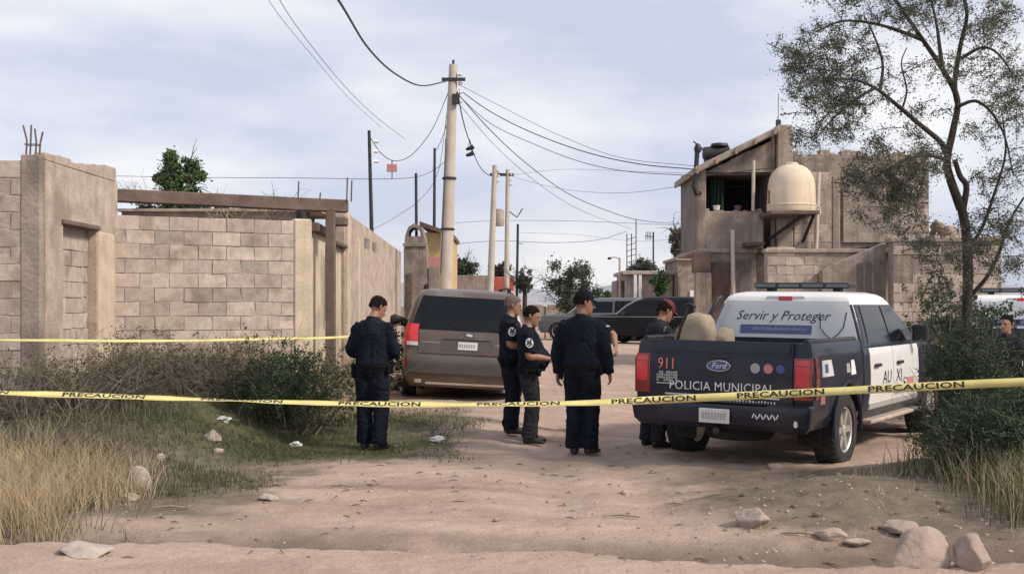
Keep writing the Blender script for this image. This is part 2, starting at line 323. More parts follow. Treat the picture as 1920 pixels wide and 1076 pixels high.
def ground_material():
    m = bpy.data.materials.new('dirt_ground'); m.use_nodes = True; t = m.node_tree; N = t.nodes; LK = t.links.new; b = N['Principled BSDF']
    b.inputs['Roughness'].default_value = .97; b.inputs['Specular IOR Level'].default_value = .15
    geo = N.new('ShaderNodeNewGeometry'); sep = N.new('ShaderNodeSeparateXYZ'); LK(geo.outputs['Position'], sep.inputs[0])
    def noi(s, d=8, r=.6, vec=None):
        n = N.new('ShaderNodeTexNoise'); n.inputs['Scale'].default_value = s; n.inputs['Detail'].default_value = d; n.inputs['Roughness'].default_value = r
        LK(vec or geo.outputs['Position'], n.inputs['Vector']); return n.outputs['Fac']
    def ramp(f, a, b_, ca, cb):
        r = N.new('ShaderNodeValToRGB'); r.color_ramp.elements[0].position = a; r.color_ramp.elements[1].position = b_
        r.color_ramp.elements[0].color = (*ca, 1); r.color_ramp.elements[1].color = (*cb, 1); LK(f, r.inputs[0]); return r.outputs[0]
    def mth(op, a, b_=None, c=None, clamp=False):
        n = N.new('ShaderNodeMath'); n.operation = op; n.use_clamp = clamp
        for k, q in enumerate((a, b_, c)):
            if q is None: continue
            if hasattr(q, 'node'): LK(q, n.inputs[k])
            else: n.inputs[k].default_value = q
        return n.outputs[0]
    def mix(f, a, b_):
        n = N.new('ShaderNodeMix'); n.data_type = 'RGBA'; LK(f, n.inputs[0])
        for k, q in ((6, a), (7, b_)):
            if hasattr(q, 'node'): LK(q, n.inputs[k])
            else: n.inputs[k].default_value = (*q, 1)
        return n.outputs[2]
    def mr(f, a, b_):
        n = N.new('ShaderNodeMapRange'); n.interpolation_type = 'SMOOTHSTEP'; n.inputs[1].default_value = a; n.inputs[2].default_value = b_; LK(f, n.inputs[0]); return n.outputs[0]
    mpn = N.new('ShaderNodeMapping'); mpn.inputs['Scale'].default_value = (.55, 1.6, 1); LK(geo.outputs['Position'], mpn.inputs[0])
    base = ramp(noi(1.1, 9, .62, mpn.outputs[0]), .3, .7, (.40, .285, .222), (.58, .44, .35))
    fine = ramp(noi(38, 6, .7), .3, .72, (.62, .62, .62), (1.12, 1.12, 1.12))
    mu = N.new('ShaderNodeMix'); mu.data_type = 'RGBA'; mu.blend_type = 'MULTIPLY'; mu.inputs[0].default_value = .75; LK(base, mu.inputs[6]); LK(fine, mu.inputs[7]); col = mu.outputs[2]
    pale = mr(noi(3.1, 7, .65), .60, .74); col = mix(mth('MULTIPLY', pale, .55), col, (.56, .44, .36))
    # soil and ground cover beside the track: grey-brown, with a mossy green patch on the left
    wob = mth('MULTIPLY', mth('SUBTRACT', noi(.9, 5), .5), 2.6)
    lx = mth('ADD', sep.outputs['X'], wob); ly = mth('ADD', sep.outputs['Y'], wob)
    left = mth('MULTIPLY', mr(lx, -1.7, -2.6), mr(ly, 8.6, 9.8)); 
    right = mth('MULTIPLY', mr(lx, 1.2, 2.0), mth('MULTIPLY', mr(ly, 7.9, 8.7), mr(ly, 12.4, 11.4)))
    soil = ramp(noi(5, 8, .7), .3, .7, (.12, .097, .072), (.25, .20, .15))
    side = mth('MAXIMUM', left, right); col = mix(mth('MULTIPLY', side, .95), col, soil)
    gr = mth('MULTIPLY', mr(lx, -.3, -1.1), mth('MULTIPLY', mr(ly, 12.4, 13.3), mr(ly, 17.5, 16.0)))
    green = ramp(noi(7, 8, .7), .3, .7, (.06, .065, .032), (.15, .145, .085)); col = mix(mth('MULTIPLY', gr, .95), col, green)
    # dark soil tone painted along the washed-out gully in place of its shading
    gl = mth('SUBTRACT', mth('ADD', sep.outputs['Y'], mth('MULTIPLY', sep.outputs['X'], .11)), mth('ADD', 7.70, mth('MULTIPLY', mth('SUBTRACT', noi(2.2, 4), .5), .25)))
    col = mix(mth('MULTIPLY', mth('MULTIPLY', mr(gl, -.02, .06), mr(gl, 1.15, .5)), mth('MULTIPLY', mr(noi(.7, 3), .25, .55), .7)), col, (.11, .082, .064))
    LK(col, b.inputs['Base Color'])
    bp = N.new('ShaderNodeBump'); bp.inputs['Strength'].default_value = .8; bp.inputs['Distance'].default_value = .035
    LK(mth('ADD', mth('MULTIPLY', noi(9, 8, .7), 1.0), mth('MULTIPLY', noi(55, 5, .7), .45)), bp.inputs['Height']); LK(bp.outputs[0], b.inputs['Normal'])
    return m
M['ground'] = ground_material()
ys = np.concatenate([np.arange(2, 6.5, .25), np.arange(6.5, 7.1, .035), np.arange(7.1, 8.5, .014), np.arange(8.5, 13, .035), np.arange(13, 20, .09), np.arange(20, 40, .5), np.geomspace(40, 6000, 40)])
xs = np.concatenate([-np.geomspace(3000, 9, 30), np.arange(-8.8, -4, .1), np.arange(-4, 4.6, .045), np.arange(4.6, 9, .1), np.geomspace(9.2, 3000, 30)])
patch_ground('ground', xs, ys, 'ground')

# far hills
hm = MB(); rr = random.Random(3); ring = []
for k in range(60):
    a = -40+80*k/59; h = 22+30*abs(math.sin(k*.37+1))+rr.random()*9
    ring.append((a, h))
top = [Vector((math.sin(R(a))*2600, math.cos(R(a))*2600, h)) for a, h in ring]
bot = [Vector((math.sin(R(a))*1900, math.cos(R(a))*1900, -2)) for a, h in ring]
bak = [Vector((math.sin(R(a))*3200, math.cos(R(a))*3200, -2)) for a, h in ring]
mid = [(t*.55+b*.45)+Vector((0, 0, rr.random()*6-4)) for t, b in zip(top, bot)]
hm.loft([bot, mid, top, bak], caps=False, closed=False)
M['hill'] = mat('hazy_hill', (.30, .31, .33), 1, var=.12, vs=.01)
tag(hm.build('hills', 'hill', smooth=60), kind='structure')

# ------------------------------------------------------------------ block walls
def block_mesh(seed, wdt=.393, h=.193, d=.10):
    r = random.Random(seed); b = MB().box((0, 0, 0), (wdt, d, h)); me = b.mesh('block', bevel=.005)
    for v in me.vertices:
        v.co += Vector((r.uniform(-.003, .003), r.uniform(-.004, .004), r.uniform(-.003, .003)))
    # one chipped corner on some of them
    if seed % 3 == 0:
        k = Vector((wdt/2*(1 if r.random() < .5 else -1), -d/2, h/2*(1 if r.random() < .5 else -1)))
        for v in me.vertices:
            if (v.co-k).length < .03: v.co -= Vector((k.x*.10, k.y*.28, k.z*.14))
    me.materials.append(M['block']); return me
BLOCKS = [block_mesh(i) for i in range(9)]
def lay_blocks(parent, A, u, length, z0, rows, top_fn=None, skip=None, seed=1, n_out=None):
    """running-bond blocks along A + u*t; faces stand 12 mm proud of the mortar backing"""
    r = random.Random(seed); u = Vector(u).normalized(); n = n_out; rz = math.atan2(u.y, u.x)
    for i in range(rows):
        z = z0+.2*i+.1; t = -(.2 if i % 2 else 0)
        while t < length-.02:
            a = max(t, 0); b = min(t+.4, length); t += .4
            if b-a < .06: continue
            if top_fn and z > top_fn((a+b)/2): continue
            if skip and skip((a+b)/2, z): continue
            o = bpy.data.objects.new('block', BLOCKS[r.randrange(9)]); COL.objects.link(o); o.parent = parent
            c = A+u*((a+b)/2); o.location = (c.x-n.x*.038+n.x*r.uniform(-.003, .006), c.y-n.y*.038+n.y*r.uniform(-.003, .006), z)
            o.rotation_euler = (0, r.uniform(-.008, .008), rz); o.scale = ((b-a)/.4, 1, 1)
def slab(parent, name, A, B, thick, z0, z1, m, side=1, z1b=None, z0b=None, bevel=0):
    """vertical wall from A to B (xy), thickness to the far side, z1/z1b tops at each end"""
    A = Vector((A[0], A[1], 0)); B = Vector((B[0], B[1], 0)); u = (B-A).normalized(); n = Vector((u.y, -u.x, 0))*side
    z1b = z1 if z1b is None else z1b; z0b = z0 if z0b is None else z0b; C = [A, B, B-n*thick, A-n*thick]
    zt = [z1, z1b, z1b, z1]; zb = [z0, z0b, z0b, z0]
    v = [c+Vector((0, 0, z)) for c, z in zip(C, zb)]+[c+Vector((0, 0, z)) for c, z in zip(C, zt)]
    b = MB().add(v, [(3,2,1,0),(4,5,6,7),(0,1,5,4),(1,2,6,5),(2,3,7,6),(3,0,4,7)]); return b.build(name, m, parent, bevel=bevel)
def rebar(parent, x, y, z, hs, m='steel', sp=.06):
    b = MB()
    for k, h in enumerate(hs):
        px, py = x+sp*((k % 2)*2-1), y+sp*((k//2)*2-1); b.tube([(px, py, z-.05), (px+.01, py, z+h*.5), (px+.025*(k-1.5), py+.01, z+h)], .011, 5)
    b.tube([(x-sp-.02, y-sp, z+.12), (x+sp+.02, y-sp, z+.12), (x+sp+.02, y+sp, z+.12), (x-sp-.02, y+sp, z+.12), (x-sp-.02, y-sp, z+.12)], .006, 4)
    return b.build('rebar', m, parent)

# house at the left edge
HX, HY0, HY1, HT = -5.56, 13.6, 16.25, 3.40
h1 = thing('block_house', 'unfinished grey block house with rebar and walled-up doorway at left edge', 'house', (HX, HY0, .4))
base = Vector((HX, HY0, .4))
def local(p): return Vector(p)-base
wl = slab(h1, 'wall', (-9.6-HX, 0), (-.13, 0), .16, 0, HT-.4-.02, 'mortar')
lay_blocks(wl, Vector((-9.6-HX, 0, 0)), (1, 0, 0), 9.6+HX-.13, -.02, 15, seed=4, n_out=Vector((0, -1, 0)))
cl = MB().span((-.13, -.02, 0), (.10, .14, HT-.35)).build('column', 'plaster_grey', h1, bevel=.012); rebar(cl, -.02, .06, HT-.35, (.34, .30, .36, .28), sp=.055)
# long side of the house along the lane, with the blind doorway
sw = MB(); y0, y1, dz = .14, HY1-HY0, 2.32
d0, d1 = 14.28-HY0, 15.45-HY0
top = HT-.4
sw.span((-.06, y0, 0), (.10, d0, top)); sw.span((-.06, d1, 0), (.10, y1, top)); sw.span((-.06, d0, dz), (.10, d1, top-.004))
sw.build('wall', 'plaster', h1, bevel=.01)
inf = MB().span((-.10, d0, 0), (-.045, d1, dz)).build('door_infill', 'mortar', h1)
lay_blocks(inf, Vector((-.035, d0, 0)), (0, 1, 0), d1-d0, 0.0, 11, top_fn=lambda t: dz-.05, seed=9, n_out=Vector((1, 0, 0)))
MB().span((.0, d0-.06, dz-.03), (.135, d1+.04, dz+.03)).build('lintel', 'dark_conc', h1, bevel=.01)
MB().span((.05, d1+.02, 0), (.12, d1+.62, dz-.05)).build('pilaster', 'plaster_sunlit', h1, bevel=.01)
# parapet cap broken along the top
pc = MB()
for k in range(6):
    a = y0+.02+(y1-y0-.04)*k/6; b = y0+.02+(y1-y0-.04)*(k+1)/6-.01; hh = top+[.10, .12, .09, .12, .16, .2][k]
    pc.span((-.05, a, top), (.09, b, hh))
pc.build('parapet', 'plaster', h1, bevel=.015)
MB().span((-3.5, .16, top-.15), (-.10, y1-.1, top-.05)).build('roof', 'conc', h1)
MB().span((-3.6, y1-.14, 0), (-.08, y1, top-.16)).build('wall', 'plaster_grey', h1)

# garden wall of bare blocks
A = Vector((-5.54, 16.15, 0)); U = Vector((.9, .44, 0)).normalized(); NW = Vector((U.y, -U.x, 0)); WL = 2.585
gw = thing('block_wall', 'bare concrete block wall running between house and sunlit column', 'wall', (A.x, A.y, .5)); ob = Vector((A.x, A.y, .5))
WZ = 2.45
hole = lambda t, z: abs(t-.80) < .16 and abs(z-1.75) < .1
bk = slab(gw, 'wall', (0, 0), (U.x*WL, U.y*WL), .12, 0, WZ-.04, 'mortar')
hole = lambda t, z: abs(t-.74) < .12 and abs(z-1.9) < .12
lay_blocks(bk, Vector((0, 0, 0)), U, WL, -.15, 13, skip=hole, seed=12, n_out=NW)
e0, e1 = U*WL, U*(WL+.27)
q = MB(); C = [e0+NW*.03, e1+NW*.03, e1-NW*.2, e0-NW*.2]
q.add([c+Vector((0,0,-.1)) for c in C]+[c+Vector((0,0,WZ+.03)) for c in C], [(3,2,1,0),(4,5,6,7),(0,1,5,4),(1,2,6,5),(2,3,7,6),(3,0,4,7)])
q.build('column', 'plaster_sunlit', gw, bevel=.02)

# concrete portal: beam and post
f0 = Vector((-5.62, 16.40, 0)); f1 = Vector((-2.47, 17.75, 0))
cf = thing('concrete_portal', 'dark concrete beam on a post above the block wall', 'portal', (f1.x, f1.y, .3)); o3 = Vector((f1.x, f1.y, .3))
def P3(v): return v-o3
slab(cf, 'beam', (f0-o3), (f1-o3), .2, 3.16-.3, 3.34-.3, 'dark_conc', z1b=3.30-.3, z0b=3.11-.3, bevel=.012)
ps = at(620, 500, 17.62)-o3
MB().span((ps.x-.07, ps.y-.07, -.2), (ps.x+.07, ps.y+.07, 2.81)).build('post', 'dark_conc', cf, bevel=.01)
for (px, h) in ((562, .28), (600, .12), (648, .36), (656, .32)):
    t = (at(px, 380, 17.6)-o3); dx = (px-655)/2200*17.6
    MB().tube([(t.x, -(655-px)/2200*17.6*.38, 2.97), (t.x+.01, -(655-px)/2200*17.6*.38, 2.97+h)], .012, 5).build('rebar', 'steel', cf)
MB().span((-.30, -.13, 2.60), (-.02, .10, 2.74)).build('corbel', 'dark_conc', cf, bevel=.02)

# long street house
SX = -2.93
sh = thing('street_house', 'long sunlit plastered house wall receding along the left of the street', 'house', (SX, 17.5, .25)); b5 = Vector((SX, 17.5, .25))
def seg(y0, y1, z0, z1, m, th=.2, proud=0, name='wall'):
    return MB().add([(proud, y0-17.5, z0-.25), (proud, y1-17.5, z0-.25), (proud-th, y1-17.5, z0-.25), (proud-th, y0-17.5, z0-.25),
                     (proud, y0-17.5, z1[0]-.25), (proud, y1-17.5, z1[1]-.25), (proud-th, y1-17.5, z1[1]-.25), (proud-th, y0-17.5, z1[0]-.25)],
                    [(3,2,1,0),(4,5,6,7),(0,1,5,4),(1,2,6,5),(2,3,7,6),(3,0,4,7)]).build(name, m, sh, bevel=.012)
seg(17.5, 18.85, .1, (2.86, 2.80), 'plaster_sunlit', proud=-.06); seg(17.46, 18.9, 2.80, (2.94, 2.90), 'brown', th=.3, proud=.05, name='lintel')
seg(19.25, 20.55, .1, (2.75, 2.70), 'plaster_sunlit', proud=-.06); seg(19.2, 20.6, 2.70, (2.78, 2.76), 'brown', th=.3, proud=.05, name='lintel')
seg(18.85, 19.25, .1, (3.0, 3.0), 'brown', th=.1, proud=-.14, name='door')
seg(20.6, 31, .1, (3.36, 3.12), 'plaster', th=.22)
seg(17.6, 31, .1, (2.6, 2.6), 'plaster_grey', th=.1, proud=-.5)
seg(20.62, 21.0, .1, (3.34, 3.33), 'plaster_sunlit', th=.1, proud=.05, name='pilaster'); seg(22.2, 22.45, .1, (2.95, 2.95), 'plaster_sunlit', th=.1, proud=.035, name='pilaster')
for k, yy in enumerate((23.3, 24.6)):
    vt = MB().span((-.02, yy-17.5, 2.62), (.012, yy-17.5+.7, 2.78)).build('vent', 'shaded', sh)
    for j in range(3): MB().span((.004, yy-17.5+.14+.2*j, 2.6), (.03, yy-17.5+.2+.2*j, 2.8)).build('slat', 'conc', vt)
MB().tube([at(607, 470, 18.6)-b5+Vector((.12, 0, 0)), at(607, 600, 18.6)-b5+Vector((.12, 0, 0))], .045, 10).build('pipe', 'pvc', sh, smooth=40)
MB().tube([at(600, 462, 18.4)-b5+Vector((.1, 0, 0)), at(600, 600, 18.4)-b5+Vector((.1, 0, 0))], .02, 8).build('pipe', 'iron', sh, smooth=40)
MB().span((-3.2, .3, 2.45), (-.25, 13.4, 2.6)).build('roof', 'conc', sh)
MB().span((-3.2, 13.2, -.1), (-.02, 13.38, 2.7)).build('wall', 'plaster_grey', sh)

# arched gable house and the ochre house behind it
ah = thing('arched_house', 'weathered grey house with an open arch on its gable', 'house', at(782, 640, 33)); ao = ah.location.copy()
D = 33; k = D/F
pts = []
for x, y in ((757, 640), (757, 470), (760, 440), (766, 425), (778, 418), (790, 425), (796, 445), (800, 470), (803, 640)): pts.append((at(x, y, D).x-ao.x, at(x, y, D).z-ao.z))
gm = MB().prism(pts, 0, .9).mesh('wall')
hole_pts = [(at(x, y, D).x-ao.x, at(x, y, D).z-ao.z) for x, y in ((766, 443), (766, 434), (771, 428), (778, 426), (784, 429), (788, 436), (788, 443))]
cutm = MB().prism(hole_pts, -.5, 1.5).mesh('c'); gm = boolean_cut(gm, [cutm]); obj('wall', gm, 'old', ah)
MB().span((at(757, 0, D).x-ao.x-.02, -.05, at(0, 462, D).z-ao.z), (at(800, 0, D).x-ao.x, .02, at(0, 456, D).z-ao.z)).build('cornice', 'old', ah)
MB().span((at(763, 0, D).x-ao.x, -.03, -.3), (at(772, 0, D).x-ao.x, .05, at(0, 512, D).z-ao.z)).build('door', 'brown', ah)
MB().span((at(803, 0, D).x-ao.x, .1, -.3), (at(822, 0, D).x-ao.x, 3.5, at(0, 500, D).z-ao.z)).build('wall', 'old', ah)
D = 36; yo = at(812, 640, D)
yh = thing('ochre_house', 'small ochre house with tiled roof edge behind the concrete pole', 'house', yo)
MB().span((at(790, 0, D).x-yo.x, 0, -.2), (at(846, 0, D).x-yo.x, 4, at(0, 436, D).z-yo.z)).build('wall', 'yellowp', yh, bevel=.02)
MB().span((at(800, 0, D).x-yo.x, -.05, -.2), (at(842, 0, D).x-yo.x, -.003, at(0, 482, D).z-yo.z)).build('wall', 'decalp', yh)
MB().span((at(818, 0, D).x-yo.x, -.09, -.2), (at(829, 0, D).x-yo.x, -.055, at(0, 500, D).z-yo.z)).build('door', 'shaded', yh)
za = at(0, 424, D).z-yo.z; zb = at(0, 446, D).z-yo.z
MB().add([(at(788,0,D).x-yo.x, -.3, za), (at(850,0,D).x-yo.x, -.3, zb), (at(850,0,D).x-yo.x, 4.2, zb), (at(788,0,D).x-yo.x, 4.2, za),
          (at(788,0,D).x-yo.x, -.3, za+.13), (at(850,0,D).x-yo.x, -.3, zb+.13), (at(850,0,D).x-yo.x, 4.2, zb+.13), (at(788,0,D).x-yo.x, 4.2, za+.13)],
         [(3,2,1,0),(4,5,6,7),(0,1,5,4),(1,2,6,5),(2,3,7,6),(3,0,4,7)]).build('roof', 'brown', yh)

# low walls at the end of the street
def simple_house(name, label, cat, x0, x1, yt, D, m, depth=4, extra=None, base_y=None):
    zb = gz(0, D)-.1; o = thing(name, label, cat, ((at(x0,0,D).x+at(x1,0,D).x)/2, D, zb)); c = o.location
    MB().span((at(x0,0,D).x-c.x, 0, 0), (at(x1,0,D).x-c.x, depth, at(0,yt,D).z-zb)).build('wall', m, o, bevel=.03)
    return o
simple_house('boundary_wall', 'low tan boundary wall closing the far end of the street', 'wall', 990, 1172, 571, 76, 'plaster_grey', depth=.3)
simple_house('tan_house', 'low tan house seen just right of the concrete pole', 'house', 838, 922, 516, 52, 'plaster_grey')
e = simple_house('red_house', 'small red painted house between the two far poles', 'house', 926, 964, 519, 56, 'redp')
cn = thing('canvas_awning', 'white canvas awning sloping down beside the far poles', 'awning', at(985, 600, 50)); co = cn.location.copy(); co.z = gz(0, 50); cn.location = co
aw = MB().add([at(955,543,50)-co, at(1026,572,50)-co, at(1026,572,52)-co, at(955,543,52)-co, at(955,547,50)-co, at(1026,576,50)-co, at(1026,576,52)-co, at(955,547,52)-co],
              [(3,2,1,0),(4,5,6,7),(0,1,5,4),(1,2,6,5),(2,3,7,6),(3,0,4,7)]); aw.build('canvas', 'whitep', cn)
for x, y in ((960, 545), (1022, 571)):
    for dd in (50.1, 51.9): MB().tube([at(x, y, dd)-co, Vector((at(x, y, dd).x-co.x, dd-co.y, -.1))], .03, 6).build('pole', 'iron', cn)

# ------------------------------------------------------------------ two-storey house on the right
D = 27.0; bz = gz(6, 27); to = Vector((at(1310, 0, D).x, D, bz))
th = thing('two_storey_house', 'weathered two-storey brown house with sloping roof and terrace on the right', 'house', to)
def X(px, d=D): return at(px, 0, d).x-to.x
def Z(py, d=D): return at(0, py, d).z-to.z
def tb(name, x0, x1, y0, y1, f, b, m, bevel=.015, d=D): return MB().span((X(x0, d), f, Z(y1, d)), (X(x1, d), b, Z(y0, d))).build(name, m, th, bevel=bevel)
zz = 640
tb('wall', 1312, 1418, 470, zz, 0, .25, 'old')                      # ground floor left
tb('wall', 1420, 1750, 472, zz, .35, .6, 'old2')                          # ground floor right, set back
tb('parapet', 1322, 1432, 396, 468, .02, .2, 'old2')                      # terrace parapet
tb('slab', 1308, 1452, 466, 474, -.05, 3.4, 'old2')
tb('pier', 1308, 1324, 318, 468, 0, .25, 'old')                     # left corner pier
tb('wall', 1309, 1452, 306, 468, 2.6, 2.8, 'shaded'); tb('wall', 1309, 1313, 322, 466, .26, 2.6, 'shaded')
tb('ceiling', 1325, 1452, 322, 326, .2, 2.6, 'shaded')
tb('wall', 1448, 1456, 250, 468, .1, 2.6, 'old')
tb('tower', 1457, 1487, 234, 470, -.02, .5, 'old2', .03)                     # tall end pier
tb('wall', 1488, 1746, 292, 470, .12, .4, 'old', .03)               # right upper wall
tb('panel', 1582, 1682, 362, 455, .06, .118, 'old2'); tb('pilaster', 1562, 1576, 330, 468, .03, .118, 'old2')
tb('wall', 1488, 1562, 322, 470, .05, .119, 'old2'); tb('wall', 1690, 1746, 292, 472, .4, 4, 'old')
tb('roof', 1488, 1746, 296, 302, .42, 4.2, 'old2')
rf = MB(); zt, zl = Z(238), Z(318)
v = []
for dy in (-.25, 3.2):
    v += [(X(1300), dy, zl-.13), (X(1458), dy, zt-.15), (X(1458), dy, zt), (X(1300), dy, zl+.03)]
rf.add(v, [(0,1,2,3),(7,6,5,4),(0,4,5,1),(1,5,6,2),(2,6,7,3),(3,7,4,0)]); ro = rf.build('roof', 'old2', th, bevel=.02)
MB().add([(X(1326), .12, Z(322)), (X(1454), .12, Z(322)), (X(1454), .12, Z(260)), (X(1326), .3, Z(322)), (X(1454), .3, Z(322)), (X(1454), .3, Z(260))],
         [(0,1,2),(5,4,3),(0,3,4,1),(1,4,5,2),(2,5,3,0)]).build('gable', 'old', th)
for k in range(5):                                                          # roof ribs under the overhang
    xa = 1302+36*k; t = (xa-1300)/158; z0 = zl+(zt-zl)*t
    MB().span((X(xa), -.32, z0-.14), (X(xa+4), -.255, z0-.03)).build('rafter', 'wood', ro)
MB().tube([(X(1411), -.06, Z(396)), (X(1412), -.06, Z(302))], .04, 8).build('post', 'pvc', th, smooth=40)
MB().tube([(X(1322), -.06, Z(330)), (X(1450), -.06, Z(315))], .012, 5).build('clothes_line', 'wire', th)
MB().tube([(X(1306), -.1, Z(285)), (X(1303), -.12, Z(330)), (X(1299), -.12, Z(350)), (X(1305), -.1, Z(366)), (X(1312), -.06, Z(362))], .055, 8).build('downpipe', 'blackp', th, smooth=60)
MB().lathe([(.0, 0), (.07, .01), (.09, .1), (.05, .2), (.0, .22)], 10, c=(X(1307), -.1, Z(288))).build('vent_cap', 'blackp', th, smooth=50)
MB().tube([(X(1527), -.1, zz and Z(490)), (X(1533), -.1, Z(325))], .05, 10).build('pipe', 'pvc', th, smooth=40)
MB().tube([(X(1373), -.12, Z(560)), (X(1372), -.12, Z(432))], .05, 10).build('pipe', 'pvc', th, smooth=40)
# tank shelf
tb('shelf', 1424, 1512, 402, 409, -1.15, .04, 'dark_conc')
MB().tube([(X(1443), -.0, Z(448)), (X(1488), -.95, Z(409))], .04, 6).build('brace', 'iron', th)
MB().tube([(X(1506), -.0, Z(452)), (X(1506), -.95, Z(409))], .04, 6).build('brace', 'iron', th)
# courtyard walls in front
tb('wall', 1408, 1602, 478, zz, -1.6, -1.4, 'old2'); tb('coping', 1405, 1606, 473, 480, -1.66, -1.36, 'old2')
tb('awning', 1392, 1424, 456, 463, -.6, .0, 'brown')
v = [(X(1500), -1.85, -.2), (X(1612), -1.85, -.2), (X(1612), -1.85, Z(462)), (X(1575), -1.85, Z(478)), (X(1520), -1.85, Z(500)), (X(1500), -1.85, Z(512))]
MB().prism([(p[0], p[2]) for p in v], -1.9, -1.65).build('wing_wall', 'old', th, bevel=.02)
for k, x in enumerate((1562, 1577, 1592)): tb('slot', x, x+9, 500-3*k, 560, -1.925, -1.895, 'shaded', 0)  # thin sheets coloured as the shade in the slots
tb('wall', 1612, 1800, 462, zz, -2.3, -2.0, 'old', .03); tb('coping', 1608, 1804, 456, 464, -2.36, -1.96, 'old2')
tb('door', 1332, 1368, 492, zz, -.03, -.004, 'brown'); tb('shutter', 1296, 1330, 472, 512, -.22, -.05, 'brown')
tb('pier', 1300, 1330, 512, zz, -.30, -.06, 'old')
tb('doorway', 1386, 1407, 486, zz, -.02, -.003, 'shaded', 0)  # flat sheet coloured as the shade in the opening
# bare block showing where the plaster is gone, broken wall tops
for (x0, x1, y0, rows, f_, sd_) in ((1614, 1798, 600, 9, -2.3, 61), (1410, 1500, 600, 8, -1.6, 62), (1690, 1745, 470, 11, .12, 63), (1490, 1560, 470, 9, .05, 64)):
    pw = bpy.data.objects.new('blockwork', None); COL.objects.link(pw); pw.parent = th
    rq = random.Random(sd_); ph = rq.random()*6
    lay_blocks(pw, Vector((X(x0), f_, 0)), (1, 0, 0), X(x1)-X(x0), Z(y0), rows, skip=lambda t, z: noise.noise(Vector((t*.55+ph, z*.8, sd_))) < -.05, seed=sd_, n_out=Vector((0, -1, 0)))
for k in range(26):
    x = 1490+10*k; hh_ = random.Random(k).choice((0, 5, 9, 14, 17, 11)); 
    if hh_: tb('broken_block', x, x+9.4, 292-hh_*.75, 292, .14, .38, 'old2', .01)
for k in range(12):
    x = 1322+9*k; hh_ = random.Random(k+50).choice((0, 0, 3, 5, 2))
    if hh_: tb('broken_block', x, x+8.4, 396-hh_, 396, .03, .19, 'old2', .01)
tb('ledge', 1420, 1740, 466, 474, -.10, .34, 'dark_conc'); 
MB().tube([(X(1585), -.1, Z(470)), (X(1640), -.14, Z(462)), (X(1690), -.1, Z(440)), (X(1705), -.06, Z(425))], .03, 6).build('branch', 'bark', th)
# things on the house
tk = thing('water_tank', 'beige dome-topped water tank standing on the wall shelf', 'water tank', (to.x+X(1472), D-.62, to.z+Z(402)))
r = .545; s = D/F
MB().lathe([(.0, 0), (r*.98, 0), (r, .03), (r, .12), (r*1.02, .13), (r*1.02, .16), (r*.985, .17), (r*.97, .45), (r*.955, .62), (r*.90, .76), (r*.78, .89), (r*.62, .98), (r*.44, 1.04), (r*.26, 1.065), (0, 1.07)], 36).build('tank_body', 'tank', tk, smooth=40)
MB().lathe([(0, 0), (.15, 0), (.15, .035), (.12, .05), (0, .05)], 20, c=(0, 0, 1.062)).build('lid', 'tank', tk, smooth=40)
MB().tube([(r*.9, -.1, .1), (r*1.1, -.14, .1), (r*1.12, -.14, -.06)], .025, 8).build('outlet_pipe', 'pvc', tk, smooth=40)
bt = thing('roof_tank', 'small black water tank lying on the sloping roof', 'water tank', (to.x+X(1360), D+1.1, to.z+Z(286)))
MB().tube([(-.34, 0, .1), (-.31, 0, .1), (.27, 0, .16), (.3, 0, .16)], [.1, .17, .17, .1], 14).build('tank_body', 'blackp', bt, smooth=40)
MB().lathe([(.2, 0), (.22, .02), (.2, .08), (0, .1)], 14, c=(.06, 0, .27)).build('lid', 'blackp', bt, smooth=40)
MB().span((-.3, -.1, -.12), (.3, .1, .02)).build('cradle', 'iron', bt)
an = thing('roof_antenna', 'bent metal strip antenna on the roof of the two-storey house', 'antenna', (to.x+X(1342), D+1.6, to.z+Z(276)))
MB().tube([(0, 0, -.1), (0, 0, .1), (-.1, 0, .22), (-.27, 0, .36)], [.02, .02, .03, .015], 6).build('rod', 'steel', an)
wh = thing('whip_antenna', 'thin whip antenna rising from the end pier of the house', 'antenna', (to.x+X(1463), D+.2, to.z+Z(234)))
MB().tube([(0, 0, 0), (0, 0, .75)], .008, 5).build('rod', 'iron', wh); MB().span((-.05, -.05, -.02), (.05, .05, .14)).build('base', 'iron', wh)
for nm, lab, x, y, wd, hgt, m in (('hanging_cloth', 'green cloth hung beside the beige water tank', 1428, 363, 34, 24, 'greenc'), ('hanging_cloth', 'dark green cloth hanging at the left of the terrace', 1340, 334, 24, 60, 'greenc'), ('hanging_cloth', 'dark blue cloth hanging at the back of the terrace', 1385, 340, 40, 52, 'bluec')):
    b = MB(); nx = 10; rings = []
    for j in range(6):
        rings.append([Vector((X(x+wd*i/nx), -.06+.05*math.sin(i*1.9+j*.4), Z(y+hgt*j/5*(1-.25*(i/nx) if hgt < 30 else 1)))) for i in range(nx+1)])
    b.loft(rings, caps=False, closed=False); o = b.build(nm, m); 
    md = o.modifiers.new('s', 'SOLIDIFY'); md.thickness = .01
    o.location = to+Vector((0, {1428: -.7, 1340: .5, 1385: 1.6}[x], 0)); tag(o, lab, 'cloth')
for k, (x, m, lab) in enumerate(((1345, 'whitep', 'white tub standing on the terrace parapet'), (1385, 'brown', 'small brown pot on the terrace parapet'))):
    o = MB().lathe([(0, 0), (.06, 0), (.085, .13), (.09, .14), (.075, .14), (.05, .03), (0, .03)], 14).build('plant_pot', m, smooth=40); o.location = to+Vector((X(x), .11, Z(396))); tag(o, lab, 'pot')

